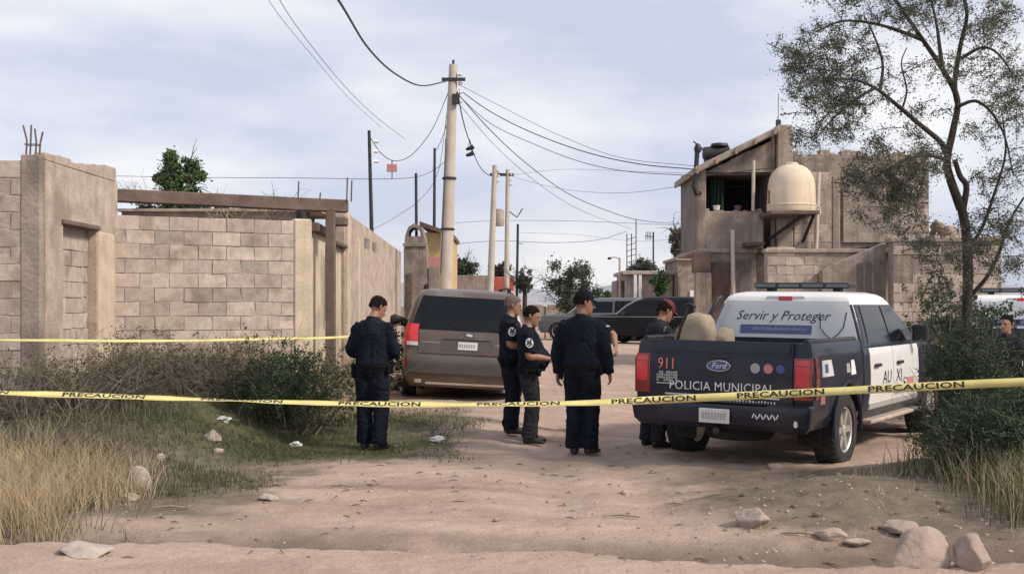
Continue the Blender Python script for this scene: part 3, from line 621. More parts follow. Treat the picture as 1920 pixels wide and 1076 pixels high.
# rubble heap at the right end of the house
rb = random.Random(5)
def rock_mesh(seed, sub=2, rough=.22, sq=(1, 1, 1), facets=0):
    bm = bmesh.new(); bmesh.ops.create_icosphere(bm, subdivisions=sub, radius=1); rf_ = random.Random(seed)
    for k in range(facets):                                   # flatten against random planes: broken faces
        n_ = Vector((rf_.gauss(0, 1), rf_.gauss(0, 1), rf_.gauss(0, .8))).normalized(); d_ = rf_.uniform(.58, .88)
        for v in bm.verts:
            e_ = v.co.dot(n_)-d_
            if e_ > 0: v.co -= n_*e_*.93
    for v in bm.verts:
        n = noise.noise(v.co*1.3+Vector((seed*7.1, seed*3.3, 0)))+.45*noise.noise(v.co*3.1+Vector((0, seed*5.7, 0)))
        v.co *= 1+rough*n; v.co = Vector((v.co.x*sq[0], v.co.y*sq[1], v.co.z*sq[2]))
    me = bpy.data.meshes.new('rock'); bm.to_mesh(me); bm.free()
    if sub >= 3: me.shade_smooth()
    return me
for k in range(34):
    o = obj('rubble_stone', rock_mesh(k, 2, .5), 'rock'); px = 1746+rb.random()*74; t = (px-1746)/74
    o.location = at(px, 474-(68-58*t)*rb.random()**.8, 27.2+rb.random()*.8); s = rb.uniform(.07, .17); o.scale = (s*1.3, s, s*.8); o.rotation_euler = (rb.random()*6, rb.random()*6, rb.random()*6)
    tag(o, 'broken stone in the rubble heap at the right end of the two-storey house', 'stone', 'rubble stones beside the two-storey house')
hp = MB(); hp.add([at(1742, 640, 27.1), at(1850, 640, 27.1), at(1820, 475, 27.4), at(1790, 456, 27.5), at(1752, 440, 27.5), at(1742, 445, 27.3), at(1742, 640, 29), at(1850, 640, 29), at(1820, 475, 28.6), at(1790, 456, 28.5), at(1752, 440, 28.5), at(1742, 445, 28.7)],
   [(0,1,2,3,4,5), (11,10,9,8,7,6)]+[(i, i+6, (i+1) % 6+6, (i+1) % 6) for i in range(6)])
tag(hp.build('earth_heap', 'plaster_grey'), 'earth heap under the rubble at the end of the house', 'heap')

# small house at the far right end of the street
D2 = 50; zb = gz(8, D2); so = Vector((at(1235, 0, D2).x, D2, zb))
s2 = thing('flat_roof_house', 'small flat-roofed tan house with posts at the end of the street', 'house', so)
def sb(name, x0, x1, y0, y1, f, b, m, bevel=.02): return MB().span((at(x0,0,D2).x-so.x, f, at(0,y1,D2).z-zb), (at(x1,0,D2).x-so.x, b, at(0,y0,D2).z-zb)).build(name, m, s2, bevel=bevel)
sb('wall', 1172, 1262, 512, 640, 0, 4, 'plaster'); sb('roof', 1166, 1268, 508, 515, -.3, 4.2, 'conc'); sb('wall', 1264, 1312, 488, 640, -1.0, 3, 'plaster_grey'); sb('cornice', 1260, 1314, 484, 490, -1.15, 3.1, 'conc')
for x in (1187, 1196): sb('post', x, x+6, 515, 640, -.28, -.1, 'whitep')
sb('door', 1264, 1270, 520, 640, -1.06, -1.01, 'shaded'); sb('door_panel', 1286, 1296, 545, 600, -1.06, -1.01, 'whitep'); sb('wall', 1158, 1171, 525, 640, .4, 3, 'plaster_grey')
at_ = thing('lattice_mast', 'thin lattice antenna mast on the roof of the flat-roofed house', 'mast', (at(1184,0,51).x, 51, at(0,512,51).z))
for sx in (-1, 0, 1):
    h = at(0, 438 if sx < 1 else 412, 51).z-at(0, 512, 51).z; MB().tube([(sx*.2, 0, 0), (sx*.2, 0, h)], .022, 5).build('rail', 'iron', at_)
for j in range(6): MB().tube([(-.2, 0, .2+j*.25), (.2, 0, .32+j*.25)], .014, 4).build('rung', 'iron', at_)
fl = thing('roof_flagpole', 'dark pole with a small aerial on the flat roof', 'pole', (at(1225,0,50.5).x, 50.5, at(0,510,50.5).z))
MB().tube([(0, 0, 0), (0, 0, at(0,435,50.5).z-at(0,510,50.5).z)], .035, 6).build('rod', 'iron', fl)
hh = at(0,440,50.5).z-at(0,510,50.5).z
for j in range(4): MB().tube([(-.34+.08*j, 0, hh-.22), (-.3+.06*j, 0, hh+.12)], .018, 4).build('element', 'iron', fl)
MB().tube([(0, 0, hh-.1), (-.36, 0, hh-.05)], .018, 4).build('boom', 'iron', fl)
lp = thing('street_lamp', 'small street lamp on a bracket beside the flat-roofed house', 'street lamp', (at(1162,0,50.3).x, 50.3, gz(4, 50)))
hz = at(0,483,50.3).z-lp.location.z
MB().tube([(0, 0, 0), (0, 0, hz)], .05, 8).build('pole', 'pole', lp); MB().tube([(0, 0, hz-.05), (-.2, 0, hz+.02), (-.38, 0, hz)], .03, 6).build('arm', 'pole', lp)
MB().lathe([(0, -.07), (.06, -.06), (.1, 0), (.04, .04), (0, .05)], 8, c=(-.44, 0, hz-.02)).build('lamp_head', 'iron', lp)
# ------------------------------------------------------------------ poles and wires
def cpole(name, label, x0, x1, ybot, ytop, D, r0, r1, group=None, m='pole', zb=None):
    a = at(x0, ybot, D); b = at(x1, ytop, D); zb = gz(a.x, D)-.05 if zb is None else zb
    o = thing(name, label, 'pole', (a.x, D, zb), group=group); n = 10
    pts = [(0+(b.x-a.x)*i/n, 0, (b.z-zb)*i/n) for i in range(n+1)]
    MB().tube(pts, [r0+(r1-r0)*i/n for i in range(n+1)], 16).build('shaft', m, o, smooth=40); o['top'] = 0; del o['top']; return o, Vector((b.x-a.x, 0, b.z-zb))
def insulators(o, c, n=4, r=.06):
    for k in range(n):
        z = c.z-.25-.22*k
        MB().lathe([(0, 0), (r, .01), (r*.6, .05), (r, .06), (r*.5, .11), (0, .12)], 10, m=Matrix.Rotation(R(90), 3, 'Y'), c=(c.x+.11, -.05, z)).build('insulator', 'clearl', o, smooth=50)
p1, t1 = cpole('utility_pole', 'tall tapering concrete utility pole beside the taupe minivan', 830, 850, 600, 122, 29, .20, .105)
insulators(p1, t1)
MB().span((t1.x-.28, -.13, t1.z-.42), (t1.x+.3, -.08, t1.z-.34)).build('crossarm', 'iron', p1); MB().span((t1.x-.02, -.2, t1.z-1.0), (t1.x+.16, -.1, t1.z-.75)).build('bracket', 'iron', p1)
MB().tube([(t1.x*.5-.17, -.12, t1.z*.3), (t1.x*.8-.13, -.12, t1.z*.75)], .012, 5).build('ground_cable', 'wire', p1)
MB().tube([(t1.x+.0, 0, t1.z), (t1.x+.0, 0, t1.z+.12)], .03, 8).build('pin', 'iron', p1)
for z in (.62, .45): MB().lathe([(.165, -.03), (.178, -.02), (.178, .02), (.165, .03)], 16, c=(t1.x*z, 0, t1.z*z)).build('band', 'iron', p1)
p2, t2 = cpole('far_utility_pole', 'far concrete utility pole, left one of the far pair', 916, 928, 600, 310, 51, .17, .11); insulators(p2, t2, 3)
p3, t3 = cpole('far_utility_pole', 'far concrete utility pole with transformer, right one of the far pair', 949, 952, 600, 318, 54, .14, .09); insulators(p3, t3, 3)
MB().lathe([(0, 0), (.2, 0), (.22, .05), (.22, .7), (.18, .78), (0, .8)], 14, c=(-.32, 0, t3.z-2.6)).build('transformer', 'conc', p3, smooth=40)
MB().span((-.75, -.08, t3.z-.3), (.35, .08, t3.z-.18)).build('crossarm', 'iron', p3)
MB().tube([(.1, 0, t3.z-1.9), (.5, 0, t3.z-2.2), (.75, 0, t3.z-1.8)], .03, 5).build('lamp_bracket', 'iron', p3)
p4, t4 = cpole('metal_pole', 'thin dark metal pole with insulators rising behind the street house', 699, 692, 470, 245, 26, .05, .035, m='iron', zb=2.4)
insulators(p4, t4, 3, .05)
p5, t5 = cpole('metal_pole', 'short thin dark mast left of the concrete pole', 781, 780, 440, 325, 34, .045, .04, m='iron', zb=3.4)
p6, t6 = cpole('metal_pole', 'thin dark mast closest to the concrete pole on its left', 814, 815, 440, 278, 37, .05, .04, m='iron', zb=3.6)
p7, t7 = cpole('metal_pole', 'thin dark pole right of the far pair of utility poles', 968, 971, 600, 420, 49, .06, .05, m='iron')
MB().tube([(0.02, 0, t7.z-.8), (.28, 0, t7.z-.82)], .015, 4).build('step', 'iron', p7)
def wire(label, pts, r=.011, m='wire', n=8):
    P = catmull([at(*p) for p in pts], n); o = MB().tube(P, r, 6).build('overhead_wire', m); tag(o, label, 'wire', 'overhead wires'); return o
wire('thick black cable sagging from the top left to the concrete pole', [(540, -130, 10), (634, 0, 13), (690, 90, 17), (740, 138, 21), (790, 161, 25), (840, 152, 28.9)], .016)
wire('faint thin cable high at the upper left, nearer the thick cable', [(500, -40, 16), (560, 55, 20), (640, 155, 26), (700, 215, 32), (760, 262, 38)], .006)
wire('faint thin cable at the upper left, further from the thick cable', [(470, -60, 16), (520, 25, 20), (590, 110, 26), (650, 180, 32), (715, 240, 38)], .005)
wire('wire sagging between the thin metal pole and the concrete pole', [(692, 255, 26), (715, 288, 26.5), (742, 302, 27), (775, 288, 28), (812, 240, 28.6), (842, 170, 29)], .009)
wire('wire dropping from the concrete pole to the mast at its left', [(845, 195, 29), (834, 245, 31), (822, 275, 34), (815, 285, 37)], .009)
wire('wire from the concrete pole down to the left far pole, shoes on it', [(857, 172, 29), (868, 225, 33), (880, 265, 38), (898, 310, 44), (915, 328, 48), (926, 330, 51)], .016)
wire('upper of the two wires from pole to two-storey house', [(860, 168, 29), (920, 210, 29), (1000, 250, 28.6), (1100, 286, 28), (1200, 308, 27.5), (1306, 318, 27)], .012)
wire('lower of the two wires from pole to two-storey house', [(858, 178, 29), (920, 232, 29), (1000, 270, 28.6), (1090, 304, 28), (1180, 322, 27.5), (1306, 330, 27)], .008)
wire('long wire descending from the pole to the far lattice mast', [(858, 176, 29), (920, 245, 33), (985, 305, 38), (1060, 360, 43), (1130, 392, 48), (1195, 412, 51), (1270, 420, 56), (1340, 423, 60)], .013)
wire('upper level wire across the street between the far poles', [(852, 418, 60), (930, 414, 60), (1050, 414, 60), (1170, 418, 60), (1300, 424, 60)], .010)
wire('lower level wire across the street between the far poles', [(840, 459, 58), (905, 453, 58), (955, 452, 58), (1040, 455, 58), (1120, 450, 58), (1175, 434, 58)], .012)
wire('level wire running left behind the garden wall roofline', [(200, 330, 40), (380, 333, 40), (560, 334, 38), (700, 336, 34), (780, 332, 34), (815, 318, 37), (838, 300, 29.3)], .009)
wire('short wire from far pole pair rising to the right', [(952, 330, 54), (1050, 318, 50), (1200, 322, 40), (1306, 326, 27.2)], .006)
wire('fine wire from the far left pole to the two-storey house', [(928, 322, 51), (1040, 352, 44), (1160, 362, 36), (1308, 345, 27.2)], .006)
wire('fine wire sagging from the concrete pole towards the flat-roofed house', [(856, 190, 29), (930, 275, 34), (1010, 345, 40), (1090, 395, 46), (1184, 430, 51)], .007)
wire('fine wire fanning right from the concrete pole top', [(862, 160, 29), (930, 195, 30), (1040, 250, 31), (1160, 295, 30), (1306, 312, 27.1)], .006)
wire('slack service wire beside the concrete pole on its left', [(838, 210, 29), (822, 320, 30), (790, 372, 31), (740, 408, 31), (700, 430, 26.5)], .006)
wire('level wire low across the far street', [(968, 436, 60), (1080, 440, 58), (1190, 452, 56), (1300, 446, 54)], .006)
sp = thing('shoes', 'pair of old shoes dangling from the wire right of the concrete pole', 'shoes', at(881, 262, 38.3))
for s in (-1, 1):
    z0 = -.42-.1*s
    b = MB(); b.tube([(-.13, 0, z0), (-.05, 0, z0+.02), (.05, 0, z0+.05), (.12, 0, z0+.10)], [(.03, .04), (.055, .06), (.06, .07), (.05, .08)], 8); b.build('shoe', 'blackp', sp, smooth=50)
    MB().tube([(.0, 0, 0), (.05*s, 0, -.2), (.06, 0, z0+.1)], .012, 4).build('lace', 'wire', sp)
sg = thing('hanging_sign', 'small reddish plate hanging below the wire left of the pole', 'plate', at(735, 303, 26.9))
MB().span((-.12, -.01, -.24), (.12, .01, -.06)).build('plate', 'decalp', sg, bevel=.01); MB().tube([(0, 0, .02), (0, 0, -.4)], .012, 5).build('hanger', 'iron', sg)

# ------------------------------------------------------------------ vehicles (local axes: x right, y forward, z up; origin under the rear bumper)
class Shell:
    def __init__(s, levels, p=4): s.l = sorted(levels); s.p = p
    def par(s, z):
        l = s.l
        if z <= l[0][0]: return l[0][1:]
        for a, b in zip(l, l[1:]):
            if z <= b[0]: t = (z-a[0])/(b[0]-a[0]); return tuple(p+(q-p)*t for p, q in zip(a[1:], b[1:]))
        return l[-1][1:]
    def rear(s, x, z):
        hw, yr, yf, Rr, Rf = s.par(z); t = min(abs(x)/hw, 1); return Vector((x, yr+Rr*(1-(1-t**s.p)**(1/s.p)), z))
    def front(s, x, z):
        hw, yr, yf, Rr, Rf = s.par(z); t = min(abs(x)/hw, 1); return Vector((x, yf-Rf*(1-(1-t**s.p)**(1/s.p)), z))
    def side(s, y, z, sg=1):
        hw = s.par(z)[0]; return Vector((sg*hw, y, z))
    def ring(s, z):
        hw, yr, yf, Rr, Rf = s.par(z); o = []
        T = [(-1 if q < 0 else 1)*(1-(1-abs(q))**2.2) for q in np.linspace(-1, 1, 25)]
        for t in T: o.append(s.rear(t*hw, z))
        for k in range(1, 12): o.append(Vector((hw, yr+Rr+(yf-Rf-yr-Rr)*k/12, z)))
        for t in reversed(T): o.append(s.front(t*hw, z))
        for k in range(11, 0, -1): o.append(Vector((-hw, yr+Rr+(yf-Rf-yr-Rr)*k/12, z)))
        return o
    def mesh(s, zs, name='body'): return MB().loft([s.ring(z) for z in zs]).mesh(name, smooth=35)
def patch(fn, poly_a, nb, off, thick=.012, nv=8, nu=12, mb=None):
    """surface patch: fn(u,v) over u in [u0(v),u1(v)], v in range; extruded by thick, lifted by off along the outward normal"""
    v0, v1 = nb; rows_o, rows_i = [], []
    for j in range(nv+1):
        v = v0+(v1-v0)*j/nv; u0, u1 = poly_a(v) if callable(poly_a) else poly_a; ro, ri = [], []
        for i in range(nu+1):
            u = u0+(u1-u0)*i/nu; p = fn(u, v); e = 1e-3; du = fn(u+e, v)-fn(u-e, v); dv = fn(u, v+e)-fn(u, v-e); n = du.cross(dv)
            n = n.normalized() if n.length > 1e-12 else Vector((0, -1, 0))
            if n.dot(p-Vector((0, 2.6, .9))) < 0: n = -n
            ro.append(p+n*(off+thick)); ri.append(p+n*off)
        rows_o.append(ro); rows_i.append(ri)
    mb = mb or MB(); n = nu+1; V = [p for r in rows_o for p in r]+[p for r in rows_i for p in r]; o = (nv+1)*n; f = []
    for j in range(nv):
        for i in range(nu):
            a = j*n+i; f.append((a, a+1, a+n+1, a+n)); f.append((o+a, o+a+n, o+a+n+1, o+a+1))
    edge = [i for i in range(n)]+[j*n+n-1 for j in range(1, nv+1)]+[nv*n+i for i in range(n-2, -1, -1)]+[j*n for j in range(nv-1, 0, -1)]
    for a, b in zip(edge, edge[1:]+edge[:1]): f.append((a, o+a, o+b, b))
    mb.add(V, f); return mb
def wheel(parent, x, y, r, wdt, sg, spokes=6):
    m = Matrix.Rotation(R(90), 3, 'Y'); h = wdt/2
    tp = [(r*.62, -h*.8), (r*.66, -h), (r*.9, -h), (r*.97, -h*.85), (r, -h*.55), (r, h*.55), (r*.97, h*.85), (r*.9, h), (r*.66, h), (r*.62, h*.8)]
    w_ = MB().lathe(tp+tp[:1], 40, m); 
    for k in range(36):                                                   # tread lugs
        a = 2*math.pi*k/36
        for s in (-1, 1): w_.box((s*h*.5, (r+.002)*math.cos(a), (r+.002)*math.sin(a)), (h*.55, .03, .014), Matrix.Rotation(a-math.pi/2, 3, 'X'))
    w_ = w_.build('wheel', 'rubber', parent, smooth=35); w_.location = (x, y, r)
    rp = [(r*.64, -h*.8), (r*.64, h*.8), (r*.60, h*.88), (r*.57, h*.8), (r*.56, h*.2), (r*.2, h*.2), (.0, h*.22)]
    mm = m if sg > 0 else Matrix.Rotation(R(-90), 3, 'Y')
    b = MB().lathe(rp, 32, mm)
    for k in range(spokes):
        a = 2*math.pi*k/spokes; c = r*.38
        b.box((sg*h*.55, c*math.cos(a), c*math.sin(a)), (h*.42, r*.40, r*.17), Matrix.Rotation(a, 3, 'X'))
    b.lathe([(0, h*.3), (r*.17, h*.3), (r*.16, h*.82), (r*.1, h*.9), (0, h*.92)], 16, mm)
    b.build('rim', 'rim', w_, bevel=0, smooth=35)
    MB().lathe([(r*.55, h*.1), (r*.55, h*.19), (0, h*.19), (0, h*.1)], 24, mm).build('brake_disc', 'iron', w_, smooth=35)
    return w_
def cyl_x(r, x0, x1, y, z, n=40): return MB().tube([(x0, y, z), (x1, y, z)], r, n).mesh('c')
def decal(parent, s, size, fn, m, shear=0, lift=.004, spacing=1.0, sx=1.0, name='lettering'):
    """fn(u, v) -> (point on a surface, outward normal)"""
    def mp_(c):
        p, n = fn(c.x*sx, c.y); return p+n*lift
    return obj(name, map_mesh(text_mesh(s, size, shear, spacing), mp_), m, parent)

def make_truck(label):
    t = thing('police_pickup', label, 'pickup')
    NB = Vector((0, -1, 0))
    # bed
    bed = Shell([(.48, .93, .10, 1.80, .05, .03), (.62, .985, .08, 1.80, .05, .03), (.85, 1.0, .06, 1.80, .05, .03), (1.05, 1.0, .06, 1.80, .05, .03), (1.12, .992, .06, 1.80, .05, .03), (1.30, .975, .07, 1.80, .05, .03), (1.37, .955, .08, 1.80, .06, .04)], 5)
    cut = [MB().span((-.80, .16, .72), (.80, 1.72, 1.6)).mesh('c'), cyl_x(.47, .6, 1.2, 1.2, .44), cyl_x(.47, -1.2, -.6, 1.2, .44)]
    obj('cargo_bed', boolean_cut(bed.mesh([.48, .55, .62, .7, .85, .95, 1.05, 1.12, 1.2, 1.3, 1.345, 1.37], 'cargo_bed'), cut), 'navy', t)
    for s in (-1, 1):                                                    # wheel-arch flares
        pts = [(s*1.0, 1.2+.485*math.cos(a), .44+.485*math.sin(a)) for a in np.linspace(-.15, math.pi+.15, 17)]
        MB().tube(pts, (.028), 6).build('arch_flare', 'navy', t, smooth=60)
        MB().tube([(s*.9, .12, 1.375), (s*.89, 1.75, 1.375)], (.035), 8).build('bed_rail', 'blackp', t, smooth=50)
    # tailgate
    tg = patch(bed.rear, (-.795, .795), (.70, 1.375), .002, .035, 10, 14).build('tailgate', 'navy', t, smooth=35, bevel=0)
    surf = lambda u, v, o=.040: (bed.rear(u, v)+Vector((0, -o, 0)), NB)
    patch(lambda u, v: bed.rear(u, v), (-.77, .77), (1.255, 1.34), .038, .016, 3, 10).build('spoiler_lip', 'navy', tg, smooth=35)
    b = MB().prism([(.13*math.cos(a), .055*math.sin(a)) for a in np.linspace(0, 2*math.pi, 28, endpoint=False)], -.012, .0); eb = b.build('emblem', 'decalu', tg); eb.location = (0, .012, 1.115)
    b = MB().tube([(.13*math.cos(a), -.012, .055*math.sin(a)) for a in np.linspace(0, 2*math.pi, 29)], .006, 6); b.build('emblem_rim', 'chrome', eb)
    k = decal(eb, 'Ford', .085, lambda u, v: (Vector((u, -.012, v)), NB), 'decal', .35)
    eb.location = (0.0, bed.rear(0, 1.115).y-.037, 1.115)
    wid = lambda q: (lambda xx: (max(xx)-min(xx))*.92)([v.co.x for v in text_mesh(q, .135, 0, 1.05).vertices]); W_, w1_, w2_ = wid('POLICIA MUNICIPAL'), wid('POLICIA'), wid('MUNICIPAL')
    for q, c_ in (('POLICIA', -W_/2+w1_/2), ('MUNICIPAL', W_/2-w2_/2)): decal(tg, q, .135, lambda u, v, c_=c_: surf(u+.02+c_, v+.89), 'decal', .0, .003, 1.05, .92)
    for (x0, x1, z, h) in ((-.62, .66, .795, .014), ):
        patch(bed.rear, (x0, x1), (z, z+h), .038, .003, 1, 8).build('stripe', 'decal', tg)
    rr_ = random.Random(8)
    b = MB()
    for i in range(34):
        x = -.52+i*.034; b.span((x, bed.rear(x, .76).y-.043, .742), (x+.012+.012*rr_.random(), bed.rear(x, .76).y-.0385, .742+.018+.014*rr_.random()))
    b.build('small_print', 'decal', tg)
    decal(tg, '911', .17, lambda u, v: surf(u-.60, v+1.115), 'decalo', 0, .004, 1.0, .85)
    b = MB(); 
    for j in range(4):
        for i in range(9):
            if rr_.random() < .8: x = -.72+i*.028; b.span((x, bed.rear(x, 1).y-.044, .93+j*.028), (x+.021, bed.rear(x, 1).y-.0385, .95+j*.028+.003*(i % 3)))
    b.build('sticker', 'decalg', tg); 
    patch(bed.rear, (-.72, -.49), (.905, .912), .038, .003, 1, 3).build('sticker_line', 'decal', tg)
    for x, m, r in ((.40, 'decalg', .052), (.54, 'decalp', .050), (.67, 'decalu', .046)):
        MB().prism([(x+r*math.cos(a), 1.105+r*math.sin(a)) for a in np.linspace(0, 2*math.pi, 20, endpoint=False)], bed.rear(x, 1.1).y-.042, bed.rear(x, 1.1).y-.037).build('round_sticker', m, tg)
    patch(bed.rear, (.50, .68), (.872, .886), .038, .003, 1, 3).build('badge', 'chrome', tg)
    for z_ in (.835, 1.225): patch(bed.rear, (-.76, .76), (z_, z_+.018), .036, .009, 2, 10).build('pressed_crease', 'navy', tg, smooth=35)
    MB().span((-.12, .016, 1.19), (.12, .03, 1.235)).build('handle', 'blackp', tg, bevel=.006)
    # lamps
    for s in (-1, 1):
        b = patch(bed.rear, (.805*s, .985*s) if s > 0 else (-.985, -.805), (.80, 1.22), .0, .03, 6, 8); patch(lambda u, v: bed.side(u, v, s), (.13, .245), (.80, 1.22), .0, .012, 6, 4, b)
        lm = b.build('tail_lamp', 'redd', t, smooth=35)
        patch(bed.rear, (.83*s, .96*s) if s > 0 else (-.96, -.83), (.93, 1.13), .03, .008, 4, 4).build('lens', 'redl', lm, smooth=35)
        patch(bed.rear, (.83*s, .96*s) if s > 0 else (-.96, -.83), (1.145, 1.195), .03, .006, 2, 4).build('lens', 'redl', lm, smooth=35)
    # bumper
    bs = Shell([(.46, .93, .02, .14, .06, .02), (.52, .98, -.05, .14, .10, .02), (.66, 1.0, -.08, .14, .12, .02), (.72, 1.0, -.07, .14, .12, .02), (.745, .98, -.03, .14, .10, .02)], 5)
    bp = obj('bumper', bs.mesh([.46, .49, .52, .58, .66, .70, .72, .745]), 'navy', t)
    MB().span((-.55, -.085, .737), (.55, .06, .752)).build('step_pad', 'blackp', bp, bevel=.005)
    pl = MB().span((-.17, -.105, .525), (.17, -.085, .675)).build('license_plate', 'plate', t, bevel=.006)
    b = MB()
    for i in range(8):
        x = -.13+i*.034; b.span((x, -.109, .565), (x+.02, -.104, .635))
    b.build('plate_characters', 'decalg', pl)
    b = MB()
    for i in range(9):
        x = .42+i*.032; zc = .64+.006*(-1)**i; b.box((x, bs.rear(x, .62).y-.006, zc-.02), (.012, .006, .05), Matrix.Rotation(R(25*(-1)**i), 3, 'Y'))
    b.build('bumper_mark', 'decal', bp)
    MB().prism([(.86+.02*math.cos(a), .56+.035*math.sin(a)) for a in np.linspace(0, 6.28, 12, endpoint=False)], bs.rear(.86, .56).y-.012, bs.rear(.86, .56).y+.01).build('reflector', 'decal', bp)
    MB().tube([(0, -.04, .44), (0, .5, .44)], .04, 6).build('tow_hitch', 'iron', t)
    # side stickers on the bed
    for s in (-1, 1):
        sd_ = lambda u, v: bed.side(u, v, s)
        for (y0, y1, z0, z1, m) in ((.34, .72, 1.02, 1.19, 'decal'), (1.16, 1.30, 1.03, 1.13, 'decalg'), (1.32, 1.50, 1.00, 1.16, 'decal'), (.30, .46, .74, .86, 'decalp')):
            patch(sd_, (lambda v, y0=y0, y1=y1, z0=z0, z1=z1: (y0+.1*(v-z0), y1-.35*(v-z0))), (z0, z1), .001, .003, 2, 3).build('side_sticker', m, t)
        for (y0, y1, z0, z1) in ((.44, .54, 1.06, 1.15),): patch(sd_, (y0, y1), (z0, z1), .0042, .002, 1, 2).build('sticker_star', 'decalu', t)
    # cab
    cab = Shell([(.42, .90, 1.84, 5.72, .04, .3), (.52, .96, 1.835, 5.78, .04, .3), (.80, 1.0, 1.83, 5.82, .04, .3), (1.02, .998, 1.83, 5.80, .04, .3), (1.10, .99, 1.83, 5.74, .04, .35), (1.2, .985, 1.83, 5.60, .05, .35), (1.27, .965, 1.84, 5.3, .05, .5)], 5)
    cut = [cyl_x(.48, .55, 1.2, 4.95, .44), cyl_x(.48, -1.2, -.55, 4.95, .44)]
    obj('cab_body', boolean_cut(cab.mesh([.42, .47, .52, .66, .8, .92, 1.02, 1.1, 1.15, 1.2, 1.24, 1.27]), cut), 'navy', t)
    gh = Shell([(1.26, .955, 1.86, 4.62, .10, .5), (1.34, .95, 1.872, 4.46, .10, .5), (1.55, .885, 1.92, 4.10, .10, .45), (1.78, .80, 1.985, 3.72, .11, .4), (1.85, .765, 2.02, 3.58, .14, .4), (1.89, .72, 2.09, 3.45, .2, .4), (1.915, .62, 2.22, 3.3, .25, .4)], 5)
    obj('greenhouse', gh.mesh([1.26, 1.34, 1.42, 1.5, 1.6, 1.7, 1.76]), 'navy', t)
    obj('roof', MB().loft([gh.ring(z) for z in (1.765, 1.80, 1.83, 1.85, 1.87, 1.885, 1.895, 1.905, 1.915)]).mesh('roof', smooth=50), 'whitecar', t)
    rw = patch(gh.rear, (lambda z: (-(gh.par(z)[0]-.045), gh.par(z)[0]-.045)), (1.30, 1.80), .002, .008, 10, 20).build('rear_window', 'film', t, smooth=40)
    def rs(u, v):
        z = 1.55+v*.95; p = gh.rear(u, z); e = .002; n = (gh.rear(u+e, z)-gh.rear(u-e, z)).cross(gh.rear(u, z+e)-gh.rear(u, z-e)).normalized(); n = n if n.y < 0 else -n; return p, n
    decal(rw, 'Servir y Proteger', .165, lambda u, v: rs(u-.02, v+.075), 'decalb', .35, .0125)
    patch(gh.rear, (-.52, .36), (1.41, 1.515), .0105, .002, 3, 12).build('banner', 'decalu', rw)
    b = MB()
    for i in range(26):
        x = -.36+i*.026; p, n = rs(x, (1.46-1.55)/.95); b.box(p+n*.0135, (.014, .002, .03+.014*((i*7) % 3)), None)
    b.build('banner_print', 'decalg', rw)
    sh_ = [(.44, .115), (.46, -.06), (.53, -.15), (.60, -.19), (.67, -.14), (.73, -.05), (.745, .13)]
    b = MB().tube([rs(u, v)[0]+rs(u, v)[1]*.012 for u, v in sh_], .006, 5); b.build('shield_outline', 'decalb', rw)
    for s in (-1, 1):
        def sdw(y, z): return gh.side(y, z, s)
        patch(sdw, (lambda z: (2.10+.22*(z-1.32), 2.98)), (1.32, 1.75), .001, .007, 5, 8).build('rear_side_window', 'glass', t, smooth=40)
        patch(sdw, (lambda z: (3.05, 4.06-1.42*(z-1.32))), (1.32, 1.75), .001, .007, 5, 8).build('front_side_window', 'glass', t, smooth=40)
        cs = lambda y, z: cab.side(y, z, s)
        for (y0, y1, nm) in ((2.05, 3.0, 'rear_door'), (3.015, 4.2, 'front_door')):
            dr = patch(cs, (lambda z, y0=y0, y1=y1: (y0, y1)), (.56, 1.265), .001, .009, 10, 10).build(nm, 'whitecar', t, smooth=40)
            hy = y0+.12; MB().span((s*1.012, hy, 1.045), (s*1.045, hy+.22, 1.085)).build('handle', 'blackp', dr, bevel=.01)
            patch(cs, (y0, y1), (.575, .63), .0105, .012, 1, 6).build('sill_trim', 'decalg', dr)
            if nm == 'front_door' or True:
                nrm = Vector((s, 0, 0))
                def sf(u, v, yc): y = yc+(u if s > 0 else -u); return cab.side(y, .90+v, s)+nrm*.010, nrm
                if nm == 'rear_door': decal(dr, 'AU', .22, lambda u, v: sf(u, v, 2.72), 'decalb', .1, .003, 1.0, 1.25)
                else:
                    decal(dr, 'XI', .22, lambda u, v: sf(u, v, 3.24), 'decalb', .1, .003, 1.0, 1.25)
                    b = MB()
                    for i in range(8): b.span((s*1.0105, 3.1+i*.06, .69), (s*1.0135, 3.14+i*.06, .73))
                    b.build('small_print', 'decalb', dr); patch(cs, (3.62, 3.95), (.68, .86), .0105, .002, 2, 3).build('crest', 'decalp', dr)
        MB().span((s*1.0, 3.86, 1.30), (s*1.20, 3.98, 1.52)).build('mirror', 'blackp', t, bevel=.03, seg=2)
        MB().span((s*.80, 2.0, .40), (s*1.04, 4.25, .45)).build('running_board', 'conc', t, bevel=.015)
        MB().span((s*.72-.13, .78, .24), (s*.72+.13, .80, .62)).build('mud_flap', 'rubber', t, bevel=.004)
        b = patch(lambda u, v: cab.front(u, v), (.62*s, .93*s) if s > 0 else (-.93, -.62), (.84, 1.06), .0, .03, 3, 5); b.build('headlamp', 'clearl', t, smooth=40)
    patch(gh.front, (lambda z: (-(gh.par(z)[0]-.06), gh.par(z)[0]-.06)), (1.32, 1.80), .002, .008, 8, 16).build('windscreen', 'glass', t, smooth=40)
    patch(cab.front, (-.6, .6), (.78, 1.08), .0, .03, 4, 8).build('grille', 'blackp', t, smooth=40)
    fb = Shell([(.42, .94, 5.5, 5.92, .02, .3), (.5, 1.0, 5.5, 6.0, .02, .3), (.70, 1.0, 5.5, 5.98, .02, .3), (.74, .98, 5.5, 5.93, .02, .3)], 5); obj('front_bumper', fb.mesh([.42, .46, .5, .6, .7, .74]), 'navy', t)
